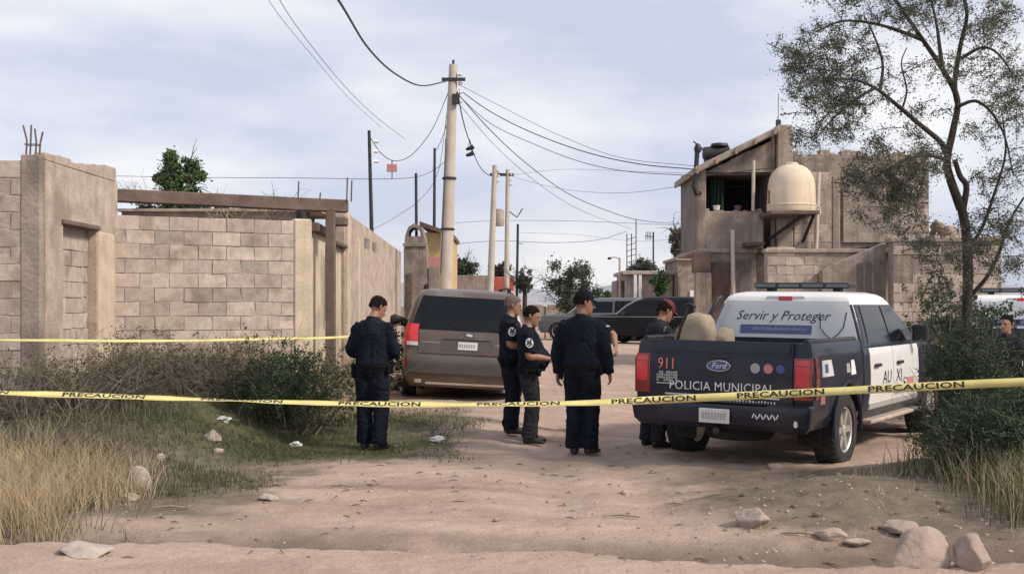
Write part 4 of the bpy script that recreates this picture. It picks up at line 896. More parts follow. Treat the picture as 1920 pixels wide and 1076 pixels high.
    # roof gear
    hs = MB().span((-.235, 2.005, 1.795), (.235, 2.06, 1.862)).build('stop_lamp', 'clearl', t, bevel=.012, seg=2); MB().span((-.085, 1.995, 1.80), (.085, 2.01, 1.857)).build('lens', 'redl', hs, bevel=.004)
    lb = MB().span((-.60, 2.52, 1.955), (.60, 2.82, 2.03)).build('light_bar', 'blackp', t, bevel=.03, seg=3, smooth=40)
    for x in (-.45, -.15, .15, .45): MB().span((x-.13, 2.505, 1.972), (x+.13, 2.52, 2.008)).build('lamp', 'greycar', lb, bevel=.004)
    for x in (-.42, .42): MB().span((x-.04, 2.6, 1.89), (x+.04, 2.75, 1.957)).build('mount', 'blackp', lb)
    # headache rack on the bed
    rk = MB()
    rk.tube([(-.92, 1.70, 1.36), (-.86, 1.80, 1.66), (-.80, 1.86, 1.83), (-.79, 1.95, 1.84)], .026, 8)
    rk.build('roll_bar', 'blackp', t, smooth=50)
    # underside
    MB().span((-.5, .3, .45), (.5, 5.4, .56)).build('chassis', 'blackp', t); MB().tube([(-.72, 1.2, .40), (.72, 1.2, .40)], .06, 10).build('rear_axle', 'iron', t, smooth=40)
    MB().lathe([(0, -.13), (.13, -.12), (.17, 0), (.13, .12), (0, .13)], 14, Matrix.Rotation(R(90), 3, 'X'), (0, 1.2, .40)).build('differential', 'iron', t, smooth=40)
    MB().lathe([(.2, -.1), (.33, -.11), (.37, -.06), (.37, .06), (.33, .11), (.2, .1)], 28, c=(0, .62, .42)).build('spare_wheel', 'rubber', t, smooth=40)
    MB().tube([(.45, 2.2, .42), (.5, .9, .40), (.62, .25, .40)], .04, 8).build('exhaust', 'steel', t, smooth=40)
    for (x, y) in ((.86, 1.2), (-.86, 1.2), (.86, 4.95), (-.86, 4.95)): wheel(t, x, y, .405, .27, 1 if x > 0 else -1)
    return t
TR = make_truck('dark navy police pickup with white doors and grey lettered rear window'); TR.location = (2.15, 12.3, -.045); TR.rotation_euler = (0, R(.6), R(-33))
T2 = copy_tree(TR); T2['label'] = 'second police pickup mostly hidden behind the bush at right edge'; c2 = at(1945, 0, 17.0); T2.location = (c2.x, 17.0, gz(7, 17)-.03); T2.rotation_euler = (0, 0, R(-18))
TR['group'] = T2['group'] = 'police pickups'

# cargo in the bed of the near pickup
def to_world(o, p): return o.matrix_basis @ Vector(p)
cg = MB()
def bag(b, c, sx, sy, sz, seed):
    for k in range(1): pass
    me = rock_mesh(seed, 3, .14, (sx, sy, sz), 7); 
    b.add([v.co+Vector(c) for v in me.vertices], [tuple(p.vertices) for p in me.polygons])
bag(cg, (-.52, .64, 1.33), .27, .26, .34, 3); o = cg.build('canvas_bundle', 'tarp', smooth=60); tag(o, 'larger tan canvas bundle lying in the bed of the near pickup', 'bundle'); o.matrix_world = TR.matrix_basis
cg = MB(); bag(cg, (-.26, .80, 1.26), .16, .22, .24, 6); o = cg.build('canvas_bundle', 'tarp', smooth=60); tag(o, 'smaller tan canvas bundle beside the pickup roll bar', 'bundle'); o.matrix_world = TR.matrix_basis
sk = thing('shovel', 'dark shovel handle leaning over the canvas bundle in the pickup bed', 'shovel'); sk.matrix_basis = TR.matrix_basis
MB().tube([(-.72, .36, 1.05), (-.60, .36, 1.50), (-.50, .38, 1.74)], .02, 8).build('handle', 'blackp', sk, smooth=40)
MB().tube([(-.56, .38, 1.74), (-.50, .38, 1.76), (-.44, .38, 1.72)], .018, 6).build('grip', 'blackp', sk, smooth=40)

def make_van():
    t = thing('minivan', 'dusty taupe minivan parked nose-in seen from behind', 'minivan')
    sh = Shell([(.22, .86, .16, 4.85, .30, .5), (.30, .92, .06, 4.95, .30, .5), (.42, .965, .02, 5.0, .30, .5), (.60, .98, .0, 5.02, .30, .5), (.68, .98, .015, 5.02, .30, .5), (.72, .978, .06, 5.0, .28, .5), (.95, .975, .09, 4.9, .28, .6), (1.05, .965, .11, 4.55, .28, .7),
                (1.12, .95, .13, 4.2, .28, .7), (1.3, .90, .20, 3.85, .28, .6), (1.5, .835, .30, 3.5, .26, .5), (1.62, .79, .38, 3.25, .26, .5), (1.69, .74, .46, 3.1, .28, .5), (1.73, .66, .58, 2.9, .3, .5), (1.745, .5, .8, 2.6, .3, .4)], 4.5)
    zs = [.22, .26, .30, .36, .42, .5, .6, .65, .68, .70, .72, .8, .88, .95, 1.0, 1.05, 1.12, 1.2, 1.3, 1.4, 1.5, 1.56, 1.62, 1.66, 1.69, 1.712, 1.73, 1.74, 1.745]
    cut = [cyl_x(.37, .5, 1.2, 1.05, .34), cyl_x(.37, -1.2, -.5, 1.05, .34), cyl_x(.37, .5, 1.2, 4.05, .34), cyl_x(.37, -1.2, -.5, 4.05, .34)]
    obj('body', boolean_cut(sh.mesh(zs), cut), 'van', t)
    f = sh.rear
    patch(f, (lambda z: (-(sh.par(z)[0]-.085), sh.par(z)[0]-.12)), (1.10, 1.615), .002, .006, 10, 24).build('rear_window', 'glass', t, smooth=40)
    tg = patch(f, (-.74, .74), (.74, 1.085), .003, .012, 6, 20).build('tailgate', 'van', t, smooth=40)
    rc = patch(f, (-.40, .40), (.79, .955), .016, .002, 4, 12).build('plate_recess', 'vanb', tg, smooth=40)
    pl = patch(f, (-.145, .155), (.81, .93), .0185, .006, 2, 3).build('license_plate', 'plate', tg)
    b = MB()
    for i in range(7): x = -.115+i*.036; b.box(f(x, .87)+Vector((0, -.027, 0)), (.02, .004, .06))
    b.build('plate_characters', 'decalg', pl)
    patch(f, (-.36, .36), (.965, .985), .016, .02, 1, 8).build('trim_bar', 'van', tg, smooth=40)
    MB().add([f(x, z)+Vector((0, -.03, 0)) for x, z in ((-.03, 1.035), (-.02, 1.058), (.03, 1.06), (.075, 1.042), (.065, 1.018), (.01, 1.018))]+[f(x, z)+Vector((0, -.012, 0)) for x, z in ((-.03, 1.035), (-.02, 1.058), (.03, 1.06), (.075, 1.042), (.065, 1.018), (.01, 1.018))],
             [(0,1,2,3,4,5), (11,10,9,8,7,6)]+[(i, i+6, (i+1) % 6+6, (i+1) % 6) for i in range(6)]).build('emblem', 'chrome', tg)
    patch(f, (-.7, -.42), (.90, .908), .016, .003, 1, 4).build('crease', 'decalg', tg); patch(f, (.42, .7), (.90, .908), .016, .003, 1, 4).build('crease', 'decalg', tg)
    for s in (-1, 1):
        lm = patch(f, (lambda z: tuple(sorted((s*(sh.par(z)[0]-.225+.12*(z-.84)), s*(sh.par(z)[0]-.01))))), (.84, 1.17), .002, .016, 8, 8).build('tail_lamp', 'redl', t, smooth=40)
        patch(f, (lambda z: tuple(sorted((s*(sh.par(z)[0]-.22), s*(sh.par(z)[0]-.06))))), (.845, .90), .019, .004, 2, 5).build('reverse_lamp', 'clearl', lm, smooth=40)
        patch(f, (lambda z: tuple(sorted((s*(sh.par(z)[0]-.10), s*(sh.par(z)[0]-.03))))), (.52, .66), .002, .006, 2, 3).build('reflector', 'redd', t, smooth=40)
        sd_ = lambda y, z: sh.side(y, z, s)
        for (y0, y1) in ((.72, 1.62), (1.70, 2.72)): patch(sd_, (lambda z, y0=y0, y1=y1: (y0+.25*(z-1.15), y1)), (1.15, 1.56), .001, .006, 5, 6).build('side_window', 'glass', t, smooth=40)
        patch(sd_, (lambda z: (2.79, 3.65-1.4*(z-1.15))), (1.15, 1.54), .001, .006, 5, 6).build('front_side_window', 'glass', t, smooth=40)
        patch(sd_, (.5, 3.8), (.60, .65), .001, .012, 1, 10).build('side_moulding', 'vanb', t)
        mr_ = MB().tube([(s*.93, 3.55, 1.08), (s*1.02, 3.52, 1.12), (s*1.20, 3.50, 1.15), (s*1.26, 3.5, 1.15)], [(.03, .04), (.05, .08), (.06, .11), (.03, .06)], 10).build('mirror', 'blackp', t, smooth=50)
        MB().tube([(s*.66, .85, 1.775), (s*.66, 1.0, 1.80), (s*.66, 2.5, 1.80), (s*.66, 2.65, 1.775)], .018, 8).build('roof_rail', 'blackp', t, smooth=40)
        for y in (.85, 2.65): MB().span((s*.66-.03, y-.06, 1.69), (s*.66+.03, y+.06, 1.80)).build('rail_foot', 'blackp', t, bevel=.01)
        wheel(t, s*.85, 1.05, .335, .22, s, 7); wheel(t, s*.85, 4.05, .335, .22, s, 7)
    bp = patch(f, (-.90, .90), (.44, .70), .003, .02, 5, 20).build('bumper', 'vanb', t, smooth=40)
    patch(f, (-.62, .62), (.275, .305), .002, .012, 1, 12).build('chrome_strip', 'chrome', t, smooth=40); patch(f, (-.78, -.68), (.29, .335), .002, .012, 1, 2).build('fog_lamp', 'clearl', t)
    patch(sh.front, (lambda z: (-(sh.par(z)[0]-.08), sh.par(z)[0]-.08)), (1.14, 1.60), .002, .006, 6, 14).build('windscreen', 'glass', t, smooth=40)
    MB().tube([(-.05, .16, 1.115), (-.28, .145, 1.20), (-.36, .155, 1.235)], .008, 5).build('wiper', 'blackp', t)
    MB().span((-.7, .4, .2), (.7, 4.6, .3)).build('floor_pan', 'blackp', t); MB().tube([(.5, 2.0, .24), (.55, .2, .24)], .035, 8).build('exhaust', 'steel', t, smooth=40)
    return t
VAN = make_van(); VAN.location = (-.73, 18.0, gz(-.8, 19)-.035); VAN.rotation_euler = (R(.5), R(3.2), R(5))

def far_car(name, label, cat, paint, loc, rz, tall=1.72, pick=False):
    t = thing(name, label, cat, loc, rz)
    k = tall/1.72
    sh = Shell([(.30, .88, .06, 4.7, .2, .4), (.45, .93, .02, 4.8, .2, .4), (.85, .94, .0, 4.8, .2, .4), (1.02, .92, .04, 4.6, .2, .5), (1.08, .90, .08, 3.6, .2, .5), (1.4, .82, .22, 3.05, .25, .45), (1.62, .74, .40, 2.65, .25, .4), (1.69, .66, .52, 2.5, .3, .4), (1.72, .5, .7, 2.3, .3, .4)], 4.5)
    cut = [cyl_x(.38, .5, 1.2, .95, .35), cyl_x(.38, -1.2, -.5, .95, .35), cyl_x(.38, .5, 1.2, 3.9, .35), cyl_x(.38, -1.2, -.5, 3.9, .35)]
    obj('body', boolean_cut(sh.mesh([.3, .37, .45, .6, .75, .85, .95, 1.02, 1.05, 1.08, 1.2, 1.4, 1.5, 1.62, 1.66, 1.69, 1.71, 1.72]), cut), paint, t)
    for s in (-1, 1):
        sd_ = lambda y, z: sh.side(y, z, s)
        patch(sd_, (lambda z: (.55+.3*(z-1.12), 1.55)), (1.12, 1.58), .001, .006, 4, 5).build('side_window', 'glass', t, smooth=40); patch(sd_, (lambda z: (1.63, 3.2-1.25*(z-1.12))), (1.12, 1.56), .001, .006, 4, 5).build('front_side_window', 'glass', t, smooth=40)
        MB().tube([(s*.90, 3.45, 1.08), (s*.83, 3.05, 1.40), (s*.75, 2.6, 1.64)], .03, 6).build('pillar', 'decalg', t)
        patch(sd_, (.3, 4.4), (.98, 1.0), .001, .008, 1, 8).build('side_trim', 'decalg', t)
        MB().tube([(s*.92, 3.1, 1.05), (s*1.1, 3.08, 1.12)], [.05, .08], 8).build('mirror', 'blackp', t, smooth=40)
        wheel(t, s*.82, .95, .36, .22, s); wheel(t, s*.82, 3.9, .36, .22, s)
        patch(sh.front, tuple(sorted((.6*s, .88*s))), (.72, .88), .0, .02, 2, 4).build('headlamp', 'clearl', t); patch(sh.rear, tuple(sorted((.7*s, .9*s))), (.8, 1.05), .0, .02, 2, 4).build('tail_lamp', 'redl', t)
    patch(sh.front, (lambda z: (-(sh.par(z)[0]-.08), sh.par(z)[0]-.08)), (1.12, 1.60), .002, .006, 6, 12).build('windscreen', 'glass', t, smooth=40)
    patch(sh.rear, (lambda z: (-(sh.par(z)[0]-.08), sh.par(z)[0]-.08)), (1.12, 1.60), .002, .006, 6, 12).build('rear_window', 'glass', t, smooth=40)
    MB().span((-.6, .4, .28), (.6, 4.4, .36)).build('floor_pan', 'blackp', t)
    return t
c = at(1322, 0, 43.5); far_car('dark_car', 'dark blue car parked side-on at the end of the street', 'car', 'suv', (c.x+.1, 42.2, gz(5, 44)), R(60))
c = at(1150, 0, 49); far_car('grey_car', 'grey car with pale roof half hidden behind the tall officer', 'car', 'greycar', (c.x+1.6, 47.2, gz(5, 49)), R(72), 1.6)
# ------------------------------------------------------------------ people (local axes: x right, y forward)
def ell(c, U, V, rx, ry, n=18): return [c+U*math.cos(a)*rx+V*math.sin(a)*ry for a in (2*math.pi*k/n for k in range(n))]
def person(label, loc, rz, H=1.75, arms=None, head=(0, 0), lean=0, legs=None, bulk=1.0, belly=0.0, sleeve='short', top='uni', bottom='uni', hair='hairb', cap=None, beard=False, patches=(), twist=0, extra=None, turn_feet=0):
    t = thing('person', label, 'person', loc, rz); k = H/1.75
    UP = Matrix.Translation((0, 0, .95)) @ Matrix.Rotation(-lean, 4, 'X') @ Matrix.Rotation(twist, 4, 'Z') @ Matrix.Translation((0, 0, -.95))
    def up(p): return (UP @ Vector(p))*k
    def lo(p): return Vector(p)*k
    ax, ay = UP.to_3x3() @ Vector((1, 0, 0)), UP.to_3x3() @ Vector((0, 1, 0))
    legs = legs or {}
    feet = {s: Vector(legs.get(s, (s*.115, 0.0, .09))) for s in (-1, 1)}
    hips = {s: Vector((s*.09, 0, .92)) for s in (-1, 1)}
    knees = {s: (hips[s]+feet[s])/2+Vector((s*.01, .035, .01)) for s in (-1, 1)}
    arms = arms or {}
    A = {}
    for s in (-1, 1):
        e, w_ = arms.get(s, ((s*.275*bulk, -.03, 1.14), (s*.285*bulk, .05, .89)))
        A[s] = (Vector((s*.168*bulk, -.004, 1.385)), Vector(e), Vector(w_))
    def torso(mb, infl, z0=.84, z1=1.53):
        secs = [(.84, .150, .10, 0), (.90, .168, .118, -.008), (.96, .168, .12, -.004), (1.04, .158, .112, .004), (1.12, .158, .114, .01), (1.22, .168, .118, .008), (1.32, .178, .12, .0), (1.39, .18, .108, -.008), (1.43, .165, .092, -.012), (1.465, .115, .075, -.01), (1.495, .068, .064, -.004), (1.53, .056, .058, .004)]
        rings = []
        for z, rx, ry, yo in secs:
            if z < z0-.001 or z > z1+.001: continue
            bl = belly*math.exp(-((z-1.08)/.13)**2)
            c = up((0, yo+bl*.55, z)); rings.append(ell(c, ax, ay, ((rx*bulk+bl*.5)+infl)*k, (ry*(.5+.5*bulk)+bl*.55+infl)*k, 24))
        mb.loft(rings)
    def limb(mb, pts, rad, n=12):
        P = catmull(pts, 4); rr_ = []
        for i in range(len(P)):
            q = i/4; a = int(min(q, len(rad)-1)); b = min(a+1, len(rad)-1); rr_.append(rad[a]+(rad[b]-rad[a])*(q-a))
        mb.tube(P, rr_, n)
    # body: one continuous skin surface
    b = MB(); torso(b, -.012)
    HF = Matrix.Translation(up((0, .0, 1.515))) @ UP.to_3x3().to_4x4() @ Matrix.Rotation(head[0], 4, 'Z') @ Matrix.Rotation(head[1], 4, 'X')
    hx, hy, hz_ = (HF.to_3x3() @ Vector(v) for v in ((1, 0, 0), (0, 1, 0), (0, 0, 1)))
    def hp(p): return HF @ (Vector(p)*k*1.06)
    b.tube([up((0, -.012, 1.44)), up((0, .0, 1.50)), hp((0, .012, .05))], [.066*k, .059*k, .056*k], 14)
    HK = 1.06
    hs = [(.0, .030, .035, .062), (.025, .050, .058, .048), (.06, .060, .075, .034), (.10, .067, .088, .022), (.14, .072, .095, .014), (.175, .071, .094, .008), (.205, .060, .080, .004), (.225, .040, .054, .002), (.236, .014, .020, 0)]
    b.loft([ell(hp((0, yo, z)), hx, hy, rx*k, ry*k, 20) for z, rx, ry, yo in hs])
    b.tube([hp((0, .104, .125)), hp((0, .115, .105)), hp((0, .128, .085)), hp((0, .108, .075))], [.008*k, .011*k, .017*k, .010*k], 8)        # nose
    b.tube([hp((-.045, .09, .138)), hp((0, .106, .136)), hp((.045, .09, .138))], .011*k, 6)                                                  # brow
    b.tube([hp((-.022, .096, .05)), hp((0, .106, .048)), hp((.022, .096, .05))], .010*k, 6)                                                  # lips
    for s in (-1, 1): b.tube([hp((s*.070, .0, .085)), hp((s*.079, -.006, .105)), hp((s*.082, -.010, .125)), hp((s*.074, .002, .138))], [.008*k, .013*k, .014*k, .008*k], 8)
    for s in (-1, 1):
        S, E, W = (up(p) for p in A[s])
        limb(b, [S-ax*s*.05*k, S, (S+E)/2, E, E+(W-E)*.4, W], [.05*k*bulk, .054*k*bulk, .048*k*bulk, .039*k*bulk, .040*k*bulk, .027*k])
        d = (W-E).normalized(); sd_ = Vector((0, 0, 1)) if abs(d.z) < .6 else ay*1.0
        palm = (ax*-s)-(d*(ax*-s).dot(d))
        palm = palm.normalized() if palm.length > .3 else Vector((0, 0, -1)); 
        if abs(d.z) < .6 and abs(palm.z) < .3: palm = (palm+Vector((0, 0, -.6))).normalized()
        q = palm.cross(d).normalized(); 
        if q.dot(ay) < 0 and abs(d.z) >= .6: q = -q
        if abs(d.z) < .6 and q.z < 0: q = -q
        K = W+d*.088*k                                                    # knuckles
        b.loft([ell(W-d*.01*k, q, palm, .026*k, .021*k, 12), ell(W+d*.03*k, q, palm, .036*k, .018*k, 12), ell(W+d*.065*k, q, palm, .042*k, .016*k, 12), ell(K, q, palm, .041*k, .013*k, 12)])
        for j, ln in enumerate((.072, .082, .076, .060)):
            o = K+q*(.030-.020*j)*k-d*.01*k; c1 = (d*.95+palm*.30).normalized(); c2 = (d*.70+palm*.75).normalized(); c3 = (d*.35+palm*.95).normalized()
            p1_ = o+c1*ln*.48*k; p2_ = p1_+c2*ln*.32*k; p3_ = p2_+c3*ln*.26*k
            b.tube([o, p1_, p2_, p3_], [.0098*k, .009*k, .0085*k, .0068*k], 8)
        o = W+d*.022*k+q*.028*k; b.tube([o, o+(q*.7+d*.6+palm*.25).normalized()*.038*k, o+(q*.45+d*.9+palm*.4).normalized()*.066*k, o+(q*.3+d*1.0+palm*.5).normalized()*.088*k], [.013*k, .0125*k, .0105*k, .008*k], 8)
    for s in (-1, 1):
        limb(b, [lo(hips[s]), lo(hips[s]*.6+knees[s]*.4), lo(knees[s]), lo(knees[s]*.6+feet[s]*.4), lo(feet[s])], [.078*k, .075*k, .052*k, .05*k, .036*k])
        f = feet[s]; fd = Vector((s*.2, 1, 0)).normalized(); b.tube([lo(f+Vector((0, -.02, 0))), lo(f+fd*.08+Vector((0, 0, -.05))), lo(f+fd*.16+Vector((0, 0, -.065)))], [.034*k, .034*k, .022*k], 8)
    obj('body', remesh(b, 'body', .0085*k, 3), 'skin', t)
    wr = random.random()*50
    def wrk(p):
        q = Vector((p.x*9, p.y*9, p.z*15+2.5*noise.noise(p*6)))+Vector((wr, 0, 0)); return .014*noise.noise(q)+.007*noise.noise(q*2.3)
    # shirt
    b = MB(); torso(b, .012, .90, 1.495)
    for s in (-1, 1):
        S, E, W = (up(p) for p in A[s])
        pts = [S-ax*s*.05*k, S, S+(E-S)*.5, S+(E-S)*.86] if sleeve == 'short' else [S-ax*s*.05*k, S, (S+E)/2, E, (E+W)/2, W-(W-E)*.02]
        rad = [.052, .062, .062, .060] if sleeve == 'short' else [.052, .062, .060, .056, .052, .044]
        limb(b, pts, [r*k*bulk for r in rad], 14)
    b.tube([up((0, -.016, 1.475)), up((0, -.008, 1.515))], [.076*k, .068*k], 14)                                                             # collar
    obj('jacket' if sleeve == 'long' else 'shirt', remesh(b, 'shirt', .011*k, 4, wrk), top, t)
    # trousers
    b = MB(); torso(b, .006, .84, .97)
    for s in (-1, 1):
        limb(b, [lo(hips[s]+Vector((0, 0, .02))), lo(hips[s]*.62+knees[s]*.38), lo(knees[s]), lo(knees[s]*.5+feet[s]*.5), lo(feet[s]+Vector((0, -.005, -.02)))], [.104*k*(.5+.5*bulk), .108*k*(.5+.5*bulk), .092*k, .088*k, .092*k], 16)
    obj('trousers', remesh(b, 'trousers', .011*k, 4, wrk), bottom, t)
    for s in (-1, 1):
        f = feet[s]; fd = Vector((s*.22, 1, 0)).normalized(); sl = Vector((fd.y, -fd.x, 0)); b = MB()
        secs = [(-.075, .030, .045, .055), (-.05, .040, .05, .058), (.0, .043, .058, .066), (.07, .046, .045, .05), (.13, .048, .034, .038), (.175, .040, .028, .032), (.195, .022, .02, .024)]
        b.loft([[lo(f*1+fd*y+Vector((0, 0, -.09+hc)))+sl*math.cos(a)*rx*k+Vector((0, 0, 1))*math.sin(a)*rz_*k for a in (2*math.pi*i/14 for i in range(14))] for y, rx, rz_, hc in [(y, rx, min(rz_, hc), hc) for y, rx, rz_, hc in secs]])
        b.tube([lo(f+Vector((0, -.01, -.02))), lo(f+Vector((0, -.01, .06)))], [.052*k, .055*k], 12)
        bo = remesh(b, 'boot', .009, 3); o = obj('boot', bo, 'boot', t)
        zmin = min(v.co.z for v in bo.vertices)
        for v in bo.vertices: v.co.z = max(v.co.z-zmin*0, 0.001)
    # belt with pouches
    b = MB(); bl = belly*math.exp(-((.955-1.08)/.13)**2)
    def br(z, i): c = up((0, -.004+bl*.55, z)); return ell(c, ax, ay, (.168*bulk+bl*.5+i)*k, (.12*(.5+.5*bulk)+bl*.55+i)*k, 28)
    b.loft([br(.935, .016), br(.935, .026), br(.975, .026), br(.975, .016)], caps=False); be = b.build('belt', 'belt', t, smooth=50)
    for a, hgt in ((-20, .10), (25, .09), (200, .16), (150, .09)):
        c = up((0, bl*.55, .945-hgt*.3))+ax*math.cos(R(a))*(.19*bulk+bl*.5)*k+ay*math.sin(R(a))*(.14*bulk+bl*.55)*k
        MB().box(c, (.055*k, .045*k, hgt*k), Matrix.Rotation(R(a), 3, 'Z')).build('pouch', 'belt', be, bevel=.008)
    # head wear and hair
    if cap:
        b = MB(); rings = [ell(hp((0, yo, z)), hx, hy, rx*k, ry*k, 22) for z, rx, ry, yo in ((.155, .080, .104, .008), (.18, .081, .104, .006), (.212, .074, .094, .004), (.24, .055, .07, 0), (.254, .025, .03, 0), (.256, .004, .005, 0))]
        b.loft(rings); br_ = []
        for j in range(9):
            a = R(-62+124*j/8); br_.append((hp((math.sin(a)*.076, .008+math.cos(a)*.098, .160)), hp((math.sin(a)*.074, .012+math.cos(a)*.175, .148-.012*abs(math.sin(a))))))
        co_ = obj('cap', b.mesh('cap', smooth=60), cap, t)
        b = MB(); up_ = hz_*.004; b.loft([[p for p, q in br_], [q for p, q in br_], [q-up_ for p, q in br_], [p-up_ for p, q in br_]], caps=False); b.build('cap_brim', cap, co_, smooth=60)
    if hair:
        b = MB(); rings = []; n = 22; lowz = .115
        prof = [(.095, .072, .094, -.006), (.14, .079, .101, -.002), (.178, .078, .100, .0), (.212, .066, .086, .0), (.234, .044, .058, 0), (.245, .014, .02, 0)]
        for i, (z, rx, ry, yo) in enumerate(prof):
            ring_ = []
            for j in range(n):
                a = 2*math.pi*j/n; fr = max(0, math.sin(a)); zz_ = z+(.085*fr if i == 0 else .05*fr if i == 1 else .012*fr if i == 2 else 0)
                sh_ = 1-.10*fr if i < 2 else 1
                ring_.append(hp((math.cos(a)*rx*sh_, yo+math.sin(a)*ry*sh_*(1+.006*math.sin(j*5)), zz_)))
            rings.append(ring_)
        b.loft(rings); obj('hair', b.mesh('hair', smooth=70), hair, t)
    for s in (-1, 1):
        b = MB().lathe([(0, -.008), (.008, 0), (0, .008)], 8, c=hp((s*.030, .096, .118))); b.build('eye', 'eye', t)
    # shoulder patches
    for s in patches:
        S, E, W = (up(p) for p in A[s]); c = S+(E-S)*.40; d = (E-S).normalized(); n = (ax*s-d*(ax*s).dot(d)).normalized(); u = d.cross(n)
        r0 = .068*k*bulk
        def on(a_, b_, lift): th_ = a_/r0; return c+d*b_+(n*math.cos(th_)+u*math.sin(th_))*(r0+lift)
        b = MB(); ring0 = [on(.046*math.cos(a), .058*math.sin(a), .006) for a in np.linspace(0, 6.283, 18, endpoint=False)]; ring1 = [on(.046*math.cos(a), .058*math.sin(a), -.006) for a in np.linspace(0, 6.283, 18, endpoint=False)]
        b.loft([ring1, ring0]); pa = b.build('shoulder_patch', 'decal', t)
        for (aa, bb, w2, h2) in ((0, .0, .022, .016), (-.018, -.030, .010, .010), (.016, -.026, .009, .012), (.022, .014, .006, .014), (-.024, .016, .007, .012), (0, .036, .014, .008)):
            q4 = [on(aa+w2*cx, bb+h2*cy, .0085) for cx, cy in ((-1, -1), (1, -1), (1, 1), (-1, 1))]; q5 = [on(aa+w2*cx, bb+h2*cy, .004) for cx, cy in ((-1, -1), (1, -1), (1, 1), (-1, 1))]
            MB().loft([q5, q4]).build('patch_mark', 'decalb', pa)
    if extra: extra(t, up, hp, k)
    return t
def stand(px, py_feet=None, D=None):
    X_ = (px-CX)/F*D; return (X_, D, gz(X_, D)+.0)

def left_extra(t, up, hp, k):
    b = MB().tube([up((.255, .05, 1.115)), up((.225, .10, 1.108))], [.064, .063], 14); b.build('reflective_band', 'hiviz', t, smooth=50)
    pp = MB().box(up((.02, .33, 1.12)), (.16, .10, .012), Matrix.Rotation(R(25), 3, 'X')).build('notepad', 'whitep'); pp.matrix_world = t.matrix_basis; tag(pp, 'notepad held by the officer standing beside the minivan', 'notepad')
person('officer in dark navy jacket beside the minivan, back to camera, head bowed', (-1.64, 13.75, gz(-1.64, 13.75)), R(-14), 1.80,
       arms={-1: ((-.26, .0, 1.12), (-.10, .25, 1.06)), 1: ((.27, .02, 1.12), (.12, .26, 1.07))}, head=(R(-35), R(-26)), lean=R(3), bulk=1.10, belly=.05, sleeve='long', hair='hairb',
       legs={-1: (-.10, .02, .09), 1: (.09, -.01, .09)}, extra=left_extra)
person('stout bareheaded officer with cropped grey hair, nearest the minivan', (-.02, 14.75, gz(0, 14.75)), R(-84), 1.72, arms={1: ((.27, -.03, 1.15), (.22, .22, 1.10)), -1: ((-.27, .0, 1.15), (-.12, .24, 1.10))},
       head=(R(4), R(-10)), bulk=1.3, belly=.11, hair='hairg', patches=(1, -1))
person('stout dark-haired officer in profile holding his forearms out, right of pair', (.20, 14.3, gz(.20, 14.3)), R(-88), 1.66, arms={1: ((.26, .0, 1.13), (.20, .27, 1.09)), -1: ((-.26, .02, 1.13), (-.10, .28, 1.10))},
       head=(R(-6), R(-14)), bulk=1.28, belly=.14, hair='hairb', bottom='unig', patches=(1, -1), legs={-1: (-.10, .05, .09), 1: (.10, .0, .09)})
person('tall officer in dark cap and navy uniform standing with arms lowered', (.80, 13.45, gz(.80, 13.45)), R(-22), 1.86, arms={-1: ((-.275, -.03, 1.13), (-.285, .02, .87)), 1: ((.27, .0, 1.13), (.28, .10, .88))},
       head=(R(-50), R(-8)), bulk=1.18, belly=.06, sleeve='long', cap='uni', hair='hairb', legs={-1: (-.09, .0, .09), 1: (.08, .03, .09)})
person('officer half hidden behind the tall capped officer, forearm showing', (.93, 15.3, gz(.9, 15.3)), R(160), 1.74, arms={-1: ((-.40, -.02, 1.28), (-.47, .12, 1.12)), 1: ((.30, -.03, 1.16), (.28, .08, .92))},
       head=(R(20), R(-5)), bulk=1.1, hair='capred', sleeve='short', patches=(-1,))
person('person in red cap leaning on the far side of the pickup bed', (1.66, 13.85, gz(1.66, 13.85)), R(-62), 1.74, arms={-1: ((-.27, .12, 1.18), (-.12, .30, 1.22)), 1: ((.27, .10, 1.18), (.16, .30, 1.20))},
       head=(R(-8), R(-16)), lean=R(12), bulk=1.0, top='unig', bottom='unig', sleeve='long', cap='capred', hair='hairb')

person('person in dark clothing standing by the hidden pickup at right edge', (at(1888, 0, 14.6).x, 14.6, gz(6.2, 14.6)), R(120), 1.56, head=(R(10), 0), bulk=1.15, top='unig', bottom='unig', sleeve='long')
# ------------------------------------------------------------------ vegetation
def leaves(centers, size, aspect=.42, rng=RNG, up_bias=.3, jit=.5):
    n = len(centers); a = rng.normal(size=(n, 3)); a /= np.linalg.norm(a, axis=1)[:, None]; b = rng.normal(size=(n, 3)); b[:, 2] += up_bias
    b -= a*(a*b).sum(1)[:, None]; b /= np.linalg.norm(b, axis=1)[:, None]+1e-9
    s = size*(1+jit*(rng.random(n)-.5)*2)[:, None]
    v = np.stack([centers-a*s, centers+b*s*aspect, centers+a*s, centers-b*s*aspect], 1).reshape(-1, 3)
    return v, np.arange(n*4).reshape(-1, 4)
def grow(mb, p, d, ln, r, depth, rng, tips, gravity=.0, spread=.6, segs=3, kids_=3, shrink=.68):
    pts = [p]; q = p.copy(); dd = d.normalized()
    for i in range(segs):
        dd = (dd+Vector(rng.normal(size=3))*.16+Vector((0, 0, -gravity))).normalized(); q = q+dd*(ln/segs); pts.append(q.copy())
    mb.tube(pts, [r*(1-.6*i/segs) for i in range(segs+1)], 6 if r > .02 else 4 if r > .006 else 3)
    if depth == 0: tips.append((pts[-1], dd, ln)); return
    for k in range(kids_):
        t = pts[max(1, int(segs*(.45+.55*(k+1)/kids_)))]; nd = (dd+Vector(rng.normal(size=3))*spread).normalized(); grow(mb, t.copy(), nd, ln*shrink*rng.uniform(.8, 1.15), r*.5, depth-1, rng, tips, gravity, spread, segs, kids_, shrink)
